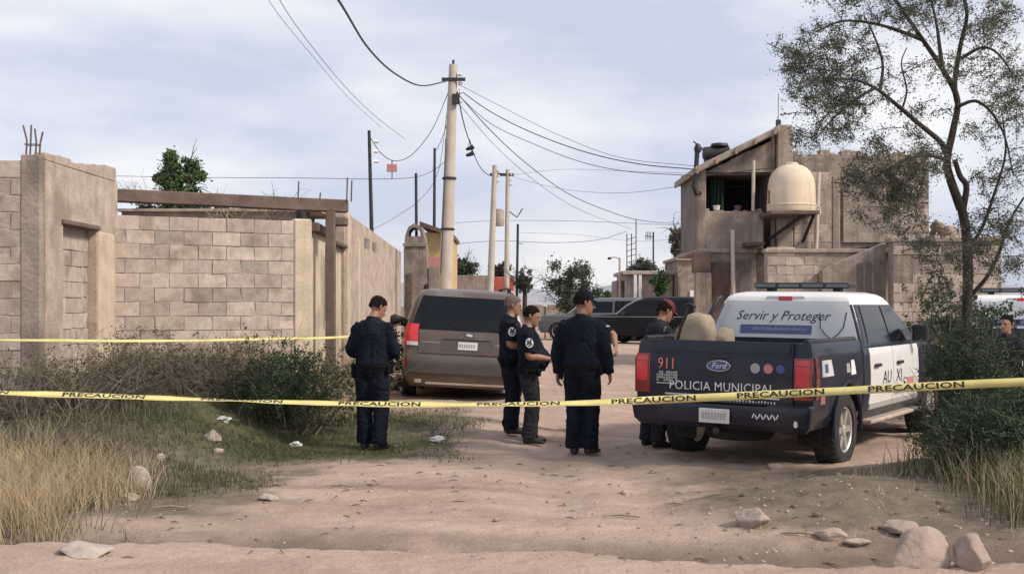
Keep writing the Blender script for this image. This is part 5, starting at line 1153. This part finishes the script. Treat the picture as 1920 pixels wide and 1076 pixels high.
def shrub(name, label, cat, base, rx, ry, h, n_leaf, size, lm='leafd', sm='twig', seed=1, stems=7, group=None, low=.0, aspect=.42, clump=28, part='foliage', xmin=-9):
    """bush: forked stems and leaves in clumps through an uneven dome"""
    rng = np.random.default_rng(seed); o = thing(name, label, cat, base, group=group); mb = MB(); tips = []
    for i in range(stems):
        a = rng.uniform(0, 6.283); d = Vector((math.cos(a)*rx*.8, math.sin(a)*ry*.8, h*rng.uniform(.7, 1.1))); grow(mb, Vector((math.cos(a)*rx*.15, math.sin(a)*ry*.15, -.05)), d, d.length*.6, .018 if h < 1.5 else .03, 2, rng, tips, spread=.55)
    tag(mb.build('stems', sm, o), kind='stuff')
    cl_ = rng.normal(size=(clump, 3)); cl_ /= np.linalg.norm(cl_, axis=1)[:, None]; cl_ *= (rng.random((clump, 1))**.45)
    cl_ = cl_*[rx, ry, h*.5]; cl_[:, 2] += h*.5+low
    cl_ = np.concatenate([cl_, np.array([t[0] for t in tips])[::max(1, len(tips)//clump)]])
    w_ = rng.random(len(cl_))**1.4+.12; idx = rng.choice(len(cl_), n_leaf, p=w_/w_.sum()); sig = (.10+.13*rng.random(len(cl_)))*min(1.6, (rx+h*.5))
    per = 24; nt_ = n_leaf//per; idx = idx[:nt_]; s0 = cl_[idx]+rng.normal(size=(nt_, 3))*sig[idx][:, None]*[.9, .9, .75]   # leafy twigs
    outw = s0-np.array([0, 0, h*.25]); outw /= np.linalg.norm(outw, axis=1)[:, None]+1e-6; dr = outw*.8+rng.normal(size=(nt_, 3))*.6+[0, 0, .25]; dr /= np.linalg.norm(dr, axis=1)[:, None]
    ln_ = rng.uniform(.08, .24, nt_)[:, None]*min(1.3, .6+h*.5); s1 = s0+dr*ln_; s1[:, 2] -= .15*ln_[:, 0]; keep = (s0[:, 2] > .02) & (s1[:, 2] > .02) & (s0[:, 0] > xmin) & (s1[:, 0] > xmin); s0, s1 = s0[keep], s1[keep]
    tb_ = MB()
    for p_, q_ in zip(s0[::2], s1[::2]): tb_.tube([p_, q_], [.0032, .0012], 3)
    tag(tb_.build('twigs', sm, o), kind='stuff')
    t_ = rng.random((len(s0), per, 1)); c = (s0[:, None]+(s1-s0)[:, None]*t_+rng.normal(size=(len(s0), per, 3))*.020).reshape(-1, 3); c = c[c[:, 2] > .01]
    v, f = leaves(c, size, aspect, rng, jit=.7); obj(part, quick_mesh(part, v, f), lm, o); return o
def brush(name, label, base, h, n, seed, m='twig', spread=.7, group=None, depth=3, r=.010):
    rng = np.random.default_rng(seed); o = thing(name, label, 'dry bush', base, group=group); mb = MB(); tips = []
    for i in range(n):
        a = rng.uniform(0, 6.283); d = Vector((math.cos(a)*.9, math.sin(a)*.6, rng.uniform(.5, 1.4))); grow(mb, Vector((rng.normal()*.08, rng.normal()*.08, -.06)), d, h*rng.uniform(.5, .8), r, depth, rng, tips, spread=spread, kids_=3)
    tag(mb.build('twigs', m, o), kind='stuff'); return o
def blades(name, label, cat, pts, hgt, wid, m, rng, lean=.5, kind='stuff', group=None):
    """grass as bent blades (two quads each)"""
    n = len(pts); a = rng.uniform(0, 6.283, n); dx = np.stack([np.cos(a), np.sin(a), np.zeros(n)], 1); h = (hgt*(.45+.75*rng.random(n)))[:, None]
    ln = dx*h*lean*rng.random((n, 1)); b = rng.uniform(0, 6.283, n); wd = np.stack([np.cos(b), np.sin(b), np.zeros(n)], 1)*wid
    p0 = pts; p1 = pts+ln*.35+np.array([0, 0, 1])*h*.55; p2 = pts+ln*1.1+np.array([0, 0, 1])*h*.95
    v = np.stack([p0-wd, p0+wd, p1+wd*.7, p1-wd*.7, p2+wd*.15, p2-wd*.15], 1).reshape(-1, 3); i = np.arange(n)[:, None]*6
    f = np.concatenate([i+[0, 1, 2, 3], i+[3, 2, 4, 5]]); o = obj(name, quick_mesh(name, v, f), m); tag(o, label, cat, group, kind); return o
def scatter(n, x0, x1, y0, y1, rng, mask=None):
    x = rng.uniform(x0, x1, n); y = rng.uniform(y0, y1, n)
    if mask is not None: k = rng.random(n) < mask(x, y); x, y = x[k], y[k]
    return np.stack([x, y, g(x, y)-.01], 1)

# the mesquite tree on the right
TB = Vector((4.40, 11.4, gz(4.4, 11.4))); rng = np.random.default_rng(21)
tree = thing('mesquite_tree', 'tall sparse mesquite tree leaning over the pickup at right', 'tree', TB)
def tp(x, y, D=11.4): return at(x, y, D)-TB
mb = MB()
mb.tube(catmull([Vector((.05, 0, -.1)), tp(1812, 760), tp(1812, 620), tp(1815, 520), tp(1812, 440), tp(1802, 386)], 5), [.056-.0005*i for i in range(26)], 12)
limbs = [([(1802, 392), (1780, 330), (1776, 297), (1788, 240), (1795, 186), (1767, 130), (1730, 75), (1679, 0), (1660, -40)], .048, .015, (11.4, 11.5)),
         ([(1806, 392), (1812, 350), (1800, 330), (1790, 300)], .034, .025, (11.4, 11.35)),
         ([(1795, 190), (1790, 158), (1800, 90), (1813, 28), (1800, -20), (1780, -60)], .032, .012, (11.45, 11.2)),
         ([(1772, 285), (1762, 265), (1720, 230), (1679, 195), (1640, 165), (1600, 150), (1550, 150)], .032, .008, (11.4, 10.9)),
         ([(1776, 300), (1740, 292), (1700, 300), (1660, 320), (1620, 345)], .022, .007, (11.4, 10.9)),
         ([(1767, 130), (1762, 90), (1755, 40), (1740, -20)], .026, .010, (11.45, 11.8)),
         ([(1730, 75), (1690, 60), (1640, 45), (1580, 40), (1530, 60)], .024, .007, (11.5, 11.0)),
         ([(1650, 172), (1655, 120), (1640, 70), (1620, 30)], .018, .006, (11.1, 11.3)),
         ([(1640, 165), (1600, 190), (1560, 225), (1530, 260)], .018, .005, (11.0, 10.7)),
         ([(1802, 110), (1840, 90), (1870, 100), (1900, 140)], .02, .006, (11.3, 11.1)),
         ([(1795, 200), (1830, 190), (1862, 215), (1885, 260), (1900, 330)], .02, .006, (11.4, 11.1)),
         ([(1812, 470), (1840, 430), (1862, 370), (1885, 290), (1880, 220)], .022, .007, (11.4, 11.2)),
         ([(1815, 560), (1850, 520), (1875, 470), (1890, 420), (1920, 370)], .024, .009, (11.4, 11.1)),
         ([(1690, 210), (1700, 170), (1690, 120), (1700, 90)], .012, .005, (11.2, 11.5)),
         ([(1740, 292), (1700, 340), (1680, 380)], .014, .005, (11.2, 10.8))]
ends = []
for P, r0, r1, (da, db) in limbs:
    C = catmull([tp(x, y, da+(db-da)*i/(len(P)-1)) for i, (x, y) in enumerate(P)], 5); n = len(C); mb.tube(C, [r0+(r1-r0)*(i/(n-1))**.8 for i in range(n)], 8); ends.append(C)
mb.build('trunk', 'bark', tree, smooth=60)
clus = [(1530,130,70,62,1.5),(1495,95,42,32,.7),(1580,185,70,50,1.6),(1555,70,58,42,1.0),(1640,25,90,36,1.1),(1535,240,42,42,1.0),(1505,180,30,48,.7),(1600,110,45,40,.7),(1690,285,72,46,1.0),(1735,215,50,44,.6),(1660,340,78,48,1.35),(1705,385,48,50,1.0),(1620,310,40,40,.8),(1640,395,36,34,.5),(1720,330,40,60,.8),
        (1735,45,40,36,.4),(1850,45,58,52,1.3),(1885,140,44,64,1.2),(1850,225,42,46,.7),(1895,320,36,52,.9),(1868,410,50,58,1.0),(1830,120,34,56,.6),(1770,-20,120,40,1.2),(1600,-30,90,30,.8),(1900,220,34,60,.8),(1590,245,36,30,.5),(1840,330,34,40,.35),(1745,150,38,40,.25),(1905,450,30,60,.8),(1690,150,40,40,.35),(1830,470,40,50,.6),(1755,455,46,40,.7),(1775,520,40,40,.7),(1865,480,40,40,.8),(1720,450,30,36,.4)]
cen = []; tw = MB()
for x, y, rx, ry, wgt in clus:
    c0 = tp(x, y, 11.2+rng.normal()*.35); k = 11.2/F
    for i in range(int(10*wgt*rx*ry/1600)+5):                                            # twigs inside the clump
        u = rng.normal(size=3); u /= np.linalg.norm(u); u *= rng.random()**.4
        p = c0+Vector((u[0]*rx*k, u[1]*.55, u[2]*ry*k)); dd = Vector((rng.normal(), rng.normal()*.8, rng.normal()*.6-.25)).normalized(); ln = rng.uniform(.14, .34)
        a = p-dd*ln*.5; bq = p+dd*ln*.5-Vector((0, 0, .03)); tw.tube([a, p, bq], [.005, .0035, .0018], 3)
        nn = int(rng.uniform(42, 75)*(.75+.35*wgt)); t = rng.random(nn)[:, None]
        cen.append(np.array(a)+(np.array(bq)-np.array(a))*t+rng.normal(size=(nn, 3))*.022)
tag(tw.build('twigs', 'bark', tree), kind='stuff')
cen = np.concatenate(cen); cen = np.concatenate([cen, cen+rng.normal(size=cen.shape)*.022, cen[::2]+rng.normal(size=cen[::2].shape)*.05]); v, f = leaves(cen, .0098, .42, rng, jit=.7); obj('crown', quick_mesh('crown', v, f), 'leaf', tree)

# bushes on the right
B = lambda x, D: (at(x, 0, D).x, D, gz(at(x, 0, D).x, D))
shrub('green_bush', 'large dark green bush around the mesquite trunk', 'bush', B(1812, 10.9), .18, .30, 1.30, 34000, .0125, 'leafd', seed=31, stems=5, clump=46, xmin=-.30)
shrub('green_bush', 'dark green bush at the right edge below the hidden pickup', 'bush', B(1905, 10.2), .36, .5, .55, 26000, .0135, 'leafd', seed=32, stems=9, clump=40)
shrub('green_bush', 'low bush in front of the pickup front wheel', 'bush', B(1768, 11.0), .15, .25, .42, 11000, .0125, 'leafd', seed=33, stems=5, clump=24, xmin=-.32)
shrub('green_bush', 'low grey-green bush at the foot of the mesquite, near the boulders', 'bush', B(1860, 9.6), .42, .4, .55, 20000, .013, 'leafd', seed=34, stems=5, clump=36, xmin=-.5)
shrub('green_bush', 'tall leafy bush behind the mesquite trunk, before the stone wall', 'bush', (at(1782, 0, 17.5).x, 17.5, gz(5.6, 17.5)), .5, .5, 1.7, 12000, .026, 'leafd', seed=35, stems=8, clump=36)
shrub('green_bush', 'bush at the right frame edge behind the tape end', 'bush', B(1975, 9.6), .4, .4, .7, 14000, .014, 'leafd', seed=36, stems=7, clump=26)
# left bank
shrub('green_bush', 'dark green bush on the left bank beside the jacketed officer', 'bush', B(540, 14.9), .66, .40, .86, 36000, .015, 'leafd', seed=41, stems=9, clump=44)
shrub('green_bush', 'grey-green bush on the bank below the sunlit column', 'bush', B(430, 15.0), .55, .45, .55, 9000, .014, 'leafgrey', seed=42, stems=8, clump=36)
shrub('green_bush', 'dusty low bush on the bank below the block wall', 'bush', B(300, 14.9), .70, .5, .42, 7000, .014, 'leafgrey', seed=43, stems=8, clump=36)
shrub('green_bush', 'dusty brown bush at far left below the house front', 'bush', B(50, 12.9), .65, .5, .62, 8000, .014, 'leafgrey', seed=44, stems=9, clump=40)
shrub('green_bush', 'dusty brown bush below the walled-up doorway', 'bush', B(180, 13.6), .6, .4, .45, 6000, .014, 'leafgrey', seed=45, stems=8, clump=32)
shrub('green_bush', 'small dark bush between the officer and the minivan', 'bush', B(752, 19.3), .28, .3, .95, 3000, .026, 'leafd', seed=46, stems=5, clump=16)
for k, (x, D, h, lab) in enumerate(((40, 12.6, 1.0, 'tangled dry bush at the far left of the bank'), (150, 12.9, .95, 'tangled dry bush in front of the walled-up doorway'), (255, 14.2, .9, 'tangled dry bush at the corner of house and block wall'), (350, 14.6, .9, 'tangled dry bush below the middle of the block wall'), (450, 14.9, .95, 'tangled dry bush below the right end of block wall'), (575, 14.9, .95, 'pale dry bush in front of the sunlit column'), (110, 11.2, .75, 'low dry bush above the straw grass, far left'), (215, 11.0, .5, 'low dry bush left of the pale upright boulder'), (640, 15.6, .85, 'dry bush directly left of the jacketed officer'))):
    brush('dry_bush', lab, B(x, D), h, 8, 60+k, 'twigp' if k in (5,) else 'twig')
rg = np.random.default_rng(5)
def in_left(x, y): return sst(-2.4, -3.1, x+.35*fbm(x, y, 1.1, 4))*(.5+.5*np.clip(fbm(x, y, 1.7, 6), -1, 1))
blades('dry_grass', 'straw coloured dry grass at the lower left', 'grass', scatter(13000, -5.3, -2.9, 8.4, 11.6, rg, lambda x, y: sst(-3.2, -3.75, x+.2*fbm(x, y, 1.3, 4))*sst(8.2, 8.9, y)*(1-sst(10.6, 11.6, y))*(.12+.88*np.clip(.45+fbm(x, y, 2.1, 8), 0, 1))), .40, .0028, 'straw', rg, .9)
blades('green_tufts', 'green tufts mixed into the dry grass at lower left', 'grass', scatter(3500, -5.3, -2.7, 8.5, 11.8, rg, lambda x, y: sst(-2.7, -3.3, x+.25*fbm(x, y, 1.3, 4))*np.clip(.3+.8*fbm(x, y, 2.3, 5), .05, 1)), .20, .0035, 'grassg', rg, .8)
blades('bank_grass', 'dusty green-brown weeds over the left bank', 'grass', scatter(26000, -7.5, -2.0, 10.6, 17.0, rg, lambda x, y: np.where(y < 14.2, sst(-3.6, -4.4, x), sst(-2.6, -3.2, x))*np.clip(.55+.5*fbm(x, y, 1.5, 9), .05, 1)), .20, .005, 'leafgrey', rg, .9)
blades('bank_turf', 'short dusty turf on the slope of the left bank', 'grass', scatter(26000, -5.2, -2.1, 10.4, 14.6, rg, lambda x, y: sst(-2.2, -3.0, x+.35*fbm(x, y, 1.3, 4))*np.clip(.55+.6*fbm(x, y, 2.0, 11), .1, 1)), .075, .0045, 'grassg', rg, 1.0)
blades('wall_weeds', 'pale dry weeds along the foot of the sunlit walls', 'grass', scatter(3500, -3.9, -2.0, 15.6, 19.5, rg, lambda x, y: sst(-2.0, -2.5, x)), .55, .004, 'straw', rg, .7)
blades('ground_cover', 'short green ground cover left of the track', 'grass', scatter(42000, -5.0, -.0, 12.0, 17.6, rg, lambda x, y: sst(-.2, -.9, x+.3*fbm(x, y, 1.2, 3))*sst(12.4, 13.2, y+.3*fbm(x, y, 1.4, 5))*np.clip(.5+.6*fbm(x, y, 1.6, 2), .08, 1)*(1-sst(-1.9, -.9, x)*sst(16.6, 17.4, y))), .06, .006, 'grassg', rg, 1.1)
blades('verge_grass', 'sparse dusty grass over the mound on the right', 'grass', scatter(7000, 1.9, 5.2, 8.4, 11.6, rg, lambda x, y: sst(2.2, 4.0, x)*np.clip(.3+.6*fbm(x, y, 1.8, 7), .02, 1)), .09, .0032, 'straw', rg, .8)
blades('bush_grass', 'green and straw tall grass below the right bushes', 'grass', scatter(5000, 3.2, 5.4, 8.2, 10.6, rg, lambda x, y: sst(3.2, 4.0, x)), .38, .004, 'grassg', rg, .6)
blades('edge_straw', 'straw grass stalks at the lower right edge', 'grass', scatter(1500, 3.3, 4.6, 8.0, 9.6, rg, lambda x, y: sst(3.3, 3.9, x)), .34, .0035, 'straw', rg, .6)

# trees behind
def far_tree(name, label, x, ytop, ybot, wpx, D, n, size, m='leafg', seed=1, zb=None, group=None):
    zb = gz(0, D) if zb is None else zb; h = at(0, ytop, D).z-zb; rx = wpx/2/F*D; c0 = at(x, 0, D).x; rng = np.random.default_rng(seed); o = thing(name, label, 'tree', (c0, D, zb), group=group); crown_h = (ybot-ytop)/F*D
    mb = MB(); tips = []; mb.tube([(0, 0, -.1), (.05, 0, h-crown_h), (0, .05, h-crown_h*.5)], [.12, .09, .05], 8)
    for i in range(7): grow(mb, Vector((0, 0, h-crown_h*rng.uniform(.5, 1))), Vector((rng.normal()*rx, rng.normal()*rx, crown_h*.5)), crown_h*.5, .04, 2, rng, tips)
    mb.build('trunk', 'bark', o); cl_ = rng.normal(size=(40, 3)); cl_ /= np.linalg.norm(cl_, axis=1)[:, None]; cl_ = cl_*rng.uniform(.35, 1.12, (40, 1))*[rx*.95, rx*.95, crown_h*.47]; cl_[:, 2] += h-crown_h*.5
    w_ = rng.random(40)**1.5+.05; idx = rng.choice(40, n, p=w_/w_.sum()); c = cl_[idx]+rng.normal(size=(n, 3))*min(rx, crown_h)*(.07+.10*rng.random(40))[idx][:, None]; v, f = leaves(c, size, .5, rng); obj('crown', quick_mesh('crown', v, f), m, o); return o
far_tree('green_tree', 'bright green tree rising behind the garden wall', 335, 292, 372, 92, 26, 9000, .038, 'leafg', 71)
far_tree('dark_hedge_tree', 'dark green tree under the beam behind the block wall', 345, 360, 412, 150, 22, 5000, .045, 'leafd', 72)
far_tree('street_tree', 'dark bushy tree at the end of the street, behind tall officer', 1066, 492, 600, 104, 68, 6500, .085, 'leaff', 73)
far_tree('grey_tree', 'hazy grey-green tree behind the two-storey house left corner', 1282, 418, 500, 62, 58, 3500, .09, 'leafgrey', 74)
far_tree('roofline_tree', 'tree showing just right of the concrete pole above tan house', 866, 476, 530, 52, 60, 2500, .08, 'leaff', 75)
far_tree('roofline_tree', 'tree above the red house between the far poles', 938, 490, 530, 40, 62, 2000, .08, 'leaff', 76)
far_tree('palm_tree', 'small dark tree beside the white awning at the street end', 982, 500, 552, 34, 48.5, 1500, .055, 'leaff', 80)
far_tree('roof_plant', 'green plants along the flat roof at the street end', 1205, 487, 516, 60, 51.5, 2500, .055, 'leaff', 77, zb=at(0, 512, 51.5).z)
far_tree('green_tree', 'small green tree against the flat-roofed house wall', 1238, 500, 560, 36, 48.8, 1800, .06, 'leafg', 78)
far_tree('street_tree', 'low green tree in the distance right of the tall officer', 1140, 548, 575, 60, 90, 1500, .14, 'leafg', 79)
for k, (x, y, D, lab, h) in enumerate(((515, 378, 19.0, 'heap of dry brush on the roof behind the beam', .34), (430, 382, 19.4, 'heap of dry brush behind the block wall', .3), (265, 350, 19.2, 'dry brush heap beside the house behind block wall', .3))):
    p = at(x, y, D); brush('brush_heap', lab, (p.x, D, p.z-.25), h*1.6, 12, 90+k, 'twigp' if k else 'twig', depth=2)
for k, (x, y, lab, h) in enumerate(((1520, 292, 'dry brush on the house roof edge beside the tall pier', .3), (1600, 292, 'dry brush on the roof edge above the pale panel', .34), (1710, 292, 'dry brush at the right end of the house roof edge', .3))):
    p = at(x, y, 27.3); brush('brush_heap', lab, (p.x, 27.3, p.z-.08), h*1.5, 9, 130+k, 'twig', depth=2)
sh2 = thing('back_shed', 'low shed with dark opening behind the block wall', 'shed', (at(410, 0, 19.6).x, 19.6, .5)); sc_ = sh2.location
MB().span((at(228,0,19.6).x-sc_.x, 0, -.3), (at(560,0,19.6).x-sc_.x, 1.6, at(0,396,19.6).z-sc_.z)).build('wall', 'plaster_grey', sh2); MB().span((at(222,0,19.6).x-sc_.x, -.1, at(0,397,19.6).z-sc_.z), (at(600,0,19.6).x-sc_.x, 1.7, at(0,392,19.6).z-sc_.z)).build('roof', 'conc', sh2)
MB().span((at(556,0,19.5).x-sc_.x, -.15, at(0,430,19.5).z-sc_.z), (at(574,0,19.5).x-sc_.x, .3, at(0,384,19.5).z-sc_.z)).build('water_drum', 'blackp', sh2, bevel=.06)

# ------------------------------------------------------------------ barrier tape
def tape(label, ctl, width, tilt, segs, name='barrier_tape'):
    P = catmull([at(*c) for c in ctl], 24); n = len(P); s = [0]
    for a, b in zip(P, P[1:]): s.append(s[-1]+(b-a).length)
    Lg = s[-1]; s = np.array(s)
    def frame(q):
        q = min(max(q, 0), Lg-1e-4); i = int(np.searchsorted(s, q, 'right')-1); i = min(i, n-2); t = (q-s[i])/(s[i+1]-s[i]); p = P[i].lerp(P[i+1], t); d = (P[i+1]-P[i]).normalized()
        a = tilt(q/Lg)+.24*math.sin(q*2.3)+.12*math.sin(q*5.7+1)+.05*math.sin(q*13); wv = Vector((0, math.sin(a), math.cos(a))); wv = (wv-d*wv.dot(d)).normalized(); nn = wv.cross(d).normalized()
        if nn.y > 0: nn = -nn
        return p, d, wv, nn
    N = 420; rows = []
    for i in range(N+1):
        p, d, wv, nn = frame(Lg*i/N); rows.append([p-wv*width/2+nn*.0, p+wv*width/2])
    b = MB(); b.loft(rows, caps=False, closed=False); me = b.mesh(name, smooth=60); o = obj(name, me, 'tape'); md = o.modifiers.new('s', 'SOLIDIFY'); md.thickness = .0012; md.offset = 0
    tag(o, label, 'barrier tape')
    for q0 in segs:
        tm = text_mesh('PRECAUCION', width*.98, 0, 1.02, .0015); xs_ = [v.co.x for v in tm.vertices]; w0, w1 = min(xs_), max(xs_); sc2 = .74/(w1-w0)
        bm = bmesh.new(); bm.from_mesh(tm); bmesh.ops.subdivide_edges(bm, edges=[e for e in bm.edges if e.calc_length() > .04], cuts=2); bm.to_mesh(tm); bm.free()
        def f_(c, q0=q0):
            p, d, wv, nn = frame(q0+c.x*sc2*1.0); return p+wv*c.y+nn*.003
        obj('lettering', map_mesh(tm, f_), 'decalb', o)
    return o, Lg
tt = lambda q: 1.08-1.0*sst(.45, .78, q)
to1, Lg = tape('yellow lettered barrier tape stretched across the whole foreground', [(-260, 726, 10.7), (0, 736, 10.6), (160, 741, 10.6), (420, 750, 10.6), (680, 757, 10.55), (900, 758, 10.5), (1100, 755, 10.4), (1260, 748, 10.3), (1450, 739, 10.0), (1650, 729, 9.6), (1800, 721, 9.35), (1920, 716, 9.2), (2160, 706, 9.0)], .068, tt, [1.0+.02, 2.25, 3.5, 4.75, 6.0, 7.2, 8.3, 9.4])
tape('thin yellow barrier tape strung along the left bank behind', [(-220, 634, 12.6), (0, 637, 12.8), (240, 639, 13.2), (430, 637, 14.2), (640, 632, 16.5), (700, 624, 18.5), (752, 607, 21.3)], .036, lambda q: .9, [], 'barrier_tape')
for x, y, D, lab in ((-262, 726, 10.7, 'wooden stake holding the left end of the foreground tape'), (2162, 706, 9.0, 'wooden stake holding the right end of the foreground tape'), (-222, 634, 12.6, 'wooden stake holding the left end of the rear tape')):
    p = at(x, y, D); zb = gz(p.x, D); o = MB().tube([(p.x, D+.03, zb-.1), (p.x+.01, D+.03, p.z+.25)], [.03, .025], 7).build('wooden_stake', 'wood'); tag(o, lab, 'stake')

# ------------------------------------------------------------------ boulders, stones, litter
def boulder(label, x, ybase, wpx, hpx, seed, m='rock', D=None, rot=0, dy=.8, rough=.2):
    D = D or hit(x, ybase); sx = wpx/2/F*D; sz = hpx/2/F*D; o = obj('boulder', rock_mesh(seed, 4, rough*.6, facets=16), m); tag(o, label, 'boulder'); X_ = at(x, 0, D).x
    o.scale = (sx*1.22, sx*dy*1.22, sz*1.4); o.rotation_euler = (0, 0, rot); o.location = (X_, D+sx*dy*.3, gz(X_, D+sx*dy*.3)+sz*.48); return o
boulder('largest pink boulder at the lower right corner', 1728, 1062, 112, 88, 11, rot=.3)
boulder('rounded pink boulder right of the largest one', 1828, 1064, 92, 62, 12, rot=1.0)
boulder('pale upright boulder among dry grass at left', 260, 918, 46, 48, 13, 'rockg')
boulder('flat pale slab half buried at the lower left', 152, 1040, 92, 24, 14, 'rockg', dy=1.1)
boulder('low rounded stone on the near end of the right mound', 1415, 985, 66, 34, 15, dy=1.2)
boulder('flat stone at the foot of the right mound', 1560, 1008, 64, 16, 16, rot=.5)
boulder('stone behind the largest boulder, half buried', 1690, 1000, 70, 22, 17)
boulder('small stone at the top of the right mound', 1452, 880, 26, 14, 18)
boulder('small flat pale stone below the upright boulder', 242, 940, 34, 16, 19, 'rockg')
boulder('pale stone on the left side of the track', 505, 938, 34, 14, 20, 'rockg')
boulder('flat stone at the bottom of the mound, near the track', 1610, 1022, 44, 12, 22)
boulder('small pale stone in the green ground cover, right one', 300, 862, 18, 12, 23, 'rockg'); boulder('small pale stone in the green ground cover, left one', 408, 848, 20, 8, 24, 'rockg'); boulder('grey slab leaning on the bank below the block wall', 395, 655, 34, 22, 25, 'rockg', D=13.4)
boulder('small stone beside the tyre track in the foreground', 1175, 928, 24, 12, 26); boulder('thin brown stone lying mid-track', 862, 893, 26, 7, 27)
def pebbles(name, label, n, x0, x1, y0, y1, s0, s1, seed, m, mask=None):
    rng = np.random.default_rng(seed); P = scatter(n, x0, x1, y0, y1, rng, mask); base_ = [rock_mesh(40+i, 1, .5, facets=3) for i in range(5)]; V, Fc = [], []; off = 0
    arr = [(np.array([v.co[:] for v in b.vertices]), np.array([p.vertices[:] for p in b.polygons])) for b in base_]
    for i, p in enumerate(P):
        v, f = arr[i % 5]; s = s0+(s1-s0)*rng.random()**3; a = rng.uniform(0, 6.28); c, sn = math.cos(a), math.sin(a); q = v*[s*1.3, s, s*.65]; q = np.stack([q[:, 0]*c-q[:, 1]*sn, q[:, 0]*sn+q[:, 1]*c, q[:, 2]], 1)+p+[0, 0, s*.35]
        V.append(q); Fc.append(f+off); off += len(v)
    o = obj(name, quick_mesh(name, np.concatenate(V), np.concatenate(Fc)), m); tag(o, label, 'pebbles', kind='stuff'); return o
pebbles('pebbles', 'loose pebbles scattered over the dirt track', 1700, -3.4, 3.2, 7.2, 14.5, .004, .019, 1, 'rock')
pebbles('pale_gravel', 'patch of pale gravel on the left of the track', 900, -2.6, -.2, 9.3, 12.6, .005, .022, 2, 'rockg', lambda x, y: np.exp(-((x+1.75)/.5)**2-((y-10.7)/.5)**2)+.8*np.exp(-((x+1.0)/.6)**2-((y-10.3)/.35)**2)+.05)
pebbles('bank_stones', 'small stones along the foot of the right mound', 500, 1.2, 4.2, 7.8, 9.6, .005, .022, 3, 'rock')
rk2 = random.Random(4)
for k, (x, y, ln, lab) in enumerate(((1165, 971, .30, 'dry stick lying in the foreground track, nearer one'), (1265, 948, .18, 'dry stick lying in the track, further one'), (320, 955, .3, 'pale stick lying beside the straw grass'), (640, 915, .22, 'thin stick in the pale gravel'), (1500, 1005, .28, 'stick lying on the right mound foot'), (430, 790, .25, 'dry branch on the green ground cover'))):
    D = hit(x, y); X_ = at(x, 0, D).x; z = gz(X_, D)+.015; a = rk2.uniform(-.35, .35)
    o = MB().tube([(X_-ln/2*math.cos(a), D-ln/2*math.sin(a), z), (X_, D+.01, z+.012), (X_+ln/2*math.cos(a), D+ln/2*math.sin(a), z)], [.006, .011, .005], 6).build('stick', 'twigp', smooth=60); tag(o, lab, 'stick')
for x, y, lab in ((420, 790, 'crumpled white litter on the green ground cover'), (820, 828, 'crumpled pale litter between the officers'), (555, 838, 'crumpled white litter below the jacketed officer')):
    D = hit(x, y); X_ = at(x, 0, D).x; o = obj('litter', rock_mesh(int(x), 2, .9, (.085, .04, .035)), 'whitep'); o.location = (X_, D, gz(X_, D)+.03); tag(o, lab, 'litter')

rg2 = np.random.default_rng(77); P = scatter(2600, -3.6, 3.6, 7.3, 16.5, rg2, lambda x, y: .25+.75*np.clip(fbm(x, y, 1.3, 12), 0, 1)); P[:, 2] += .016
v, f = leaves(P, .0075, .35, rg2, up_bias=0); v = v.reshape(-1, 4, 3); v[:, :, 2] = (v[:, :, 2]-P[:, None, 2])*.35+P[:, None, 2]; v = v.reshape(-1, 3)
o = obj('leaf_litter', quick_mesh('leaf_litter', v, f), 'twig'); tag(o, 'dry leaf and twig litter strewn over the dirt track', 'litter', kind='stuff')

mb = MB(); rg3 = np.random.default_rng(91); P = scatter(170, -3.2, 3.2, 7.4, 14.5, rg3)
for p in P:
    a = rg3.uniform(0, 3.14); ln = rg3.uniform(.03, .13); d = Vector((math.cos(a), math.sin(a), 0))*ln/2; c = Vector(p)+Vector((0, 0, .018)); mb.tube([c-d, c+Vector((0, 0, .006)), c+d], [.003, .006, .003], 4)
tag(mb.build('twig_litter', 'twig'), 'broken twigs scattered over the dirt track', 'twigs', kind='stuff')

for a_ in ((5200, -4.2, 4.0, 7.0, 13.5, .004, .020, 11, 'dirt_clods', 'small clods of dirt over the track'), (260, -3.0, 3.6, 7.4, 12.0, .016, .042, 12, 'larger_clods', 'larger half-buried clods of dirt over the track')):
    o = pebbles(a_[8], a_[9], *a_[:7], a_[7], 'ground', lambda x, y: .2+.8*np.clip(.3+fbm(x, y, 1.9, 14), 0, 1)); o['category'] = 'dirt clods'
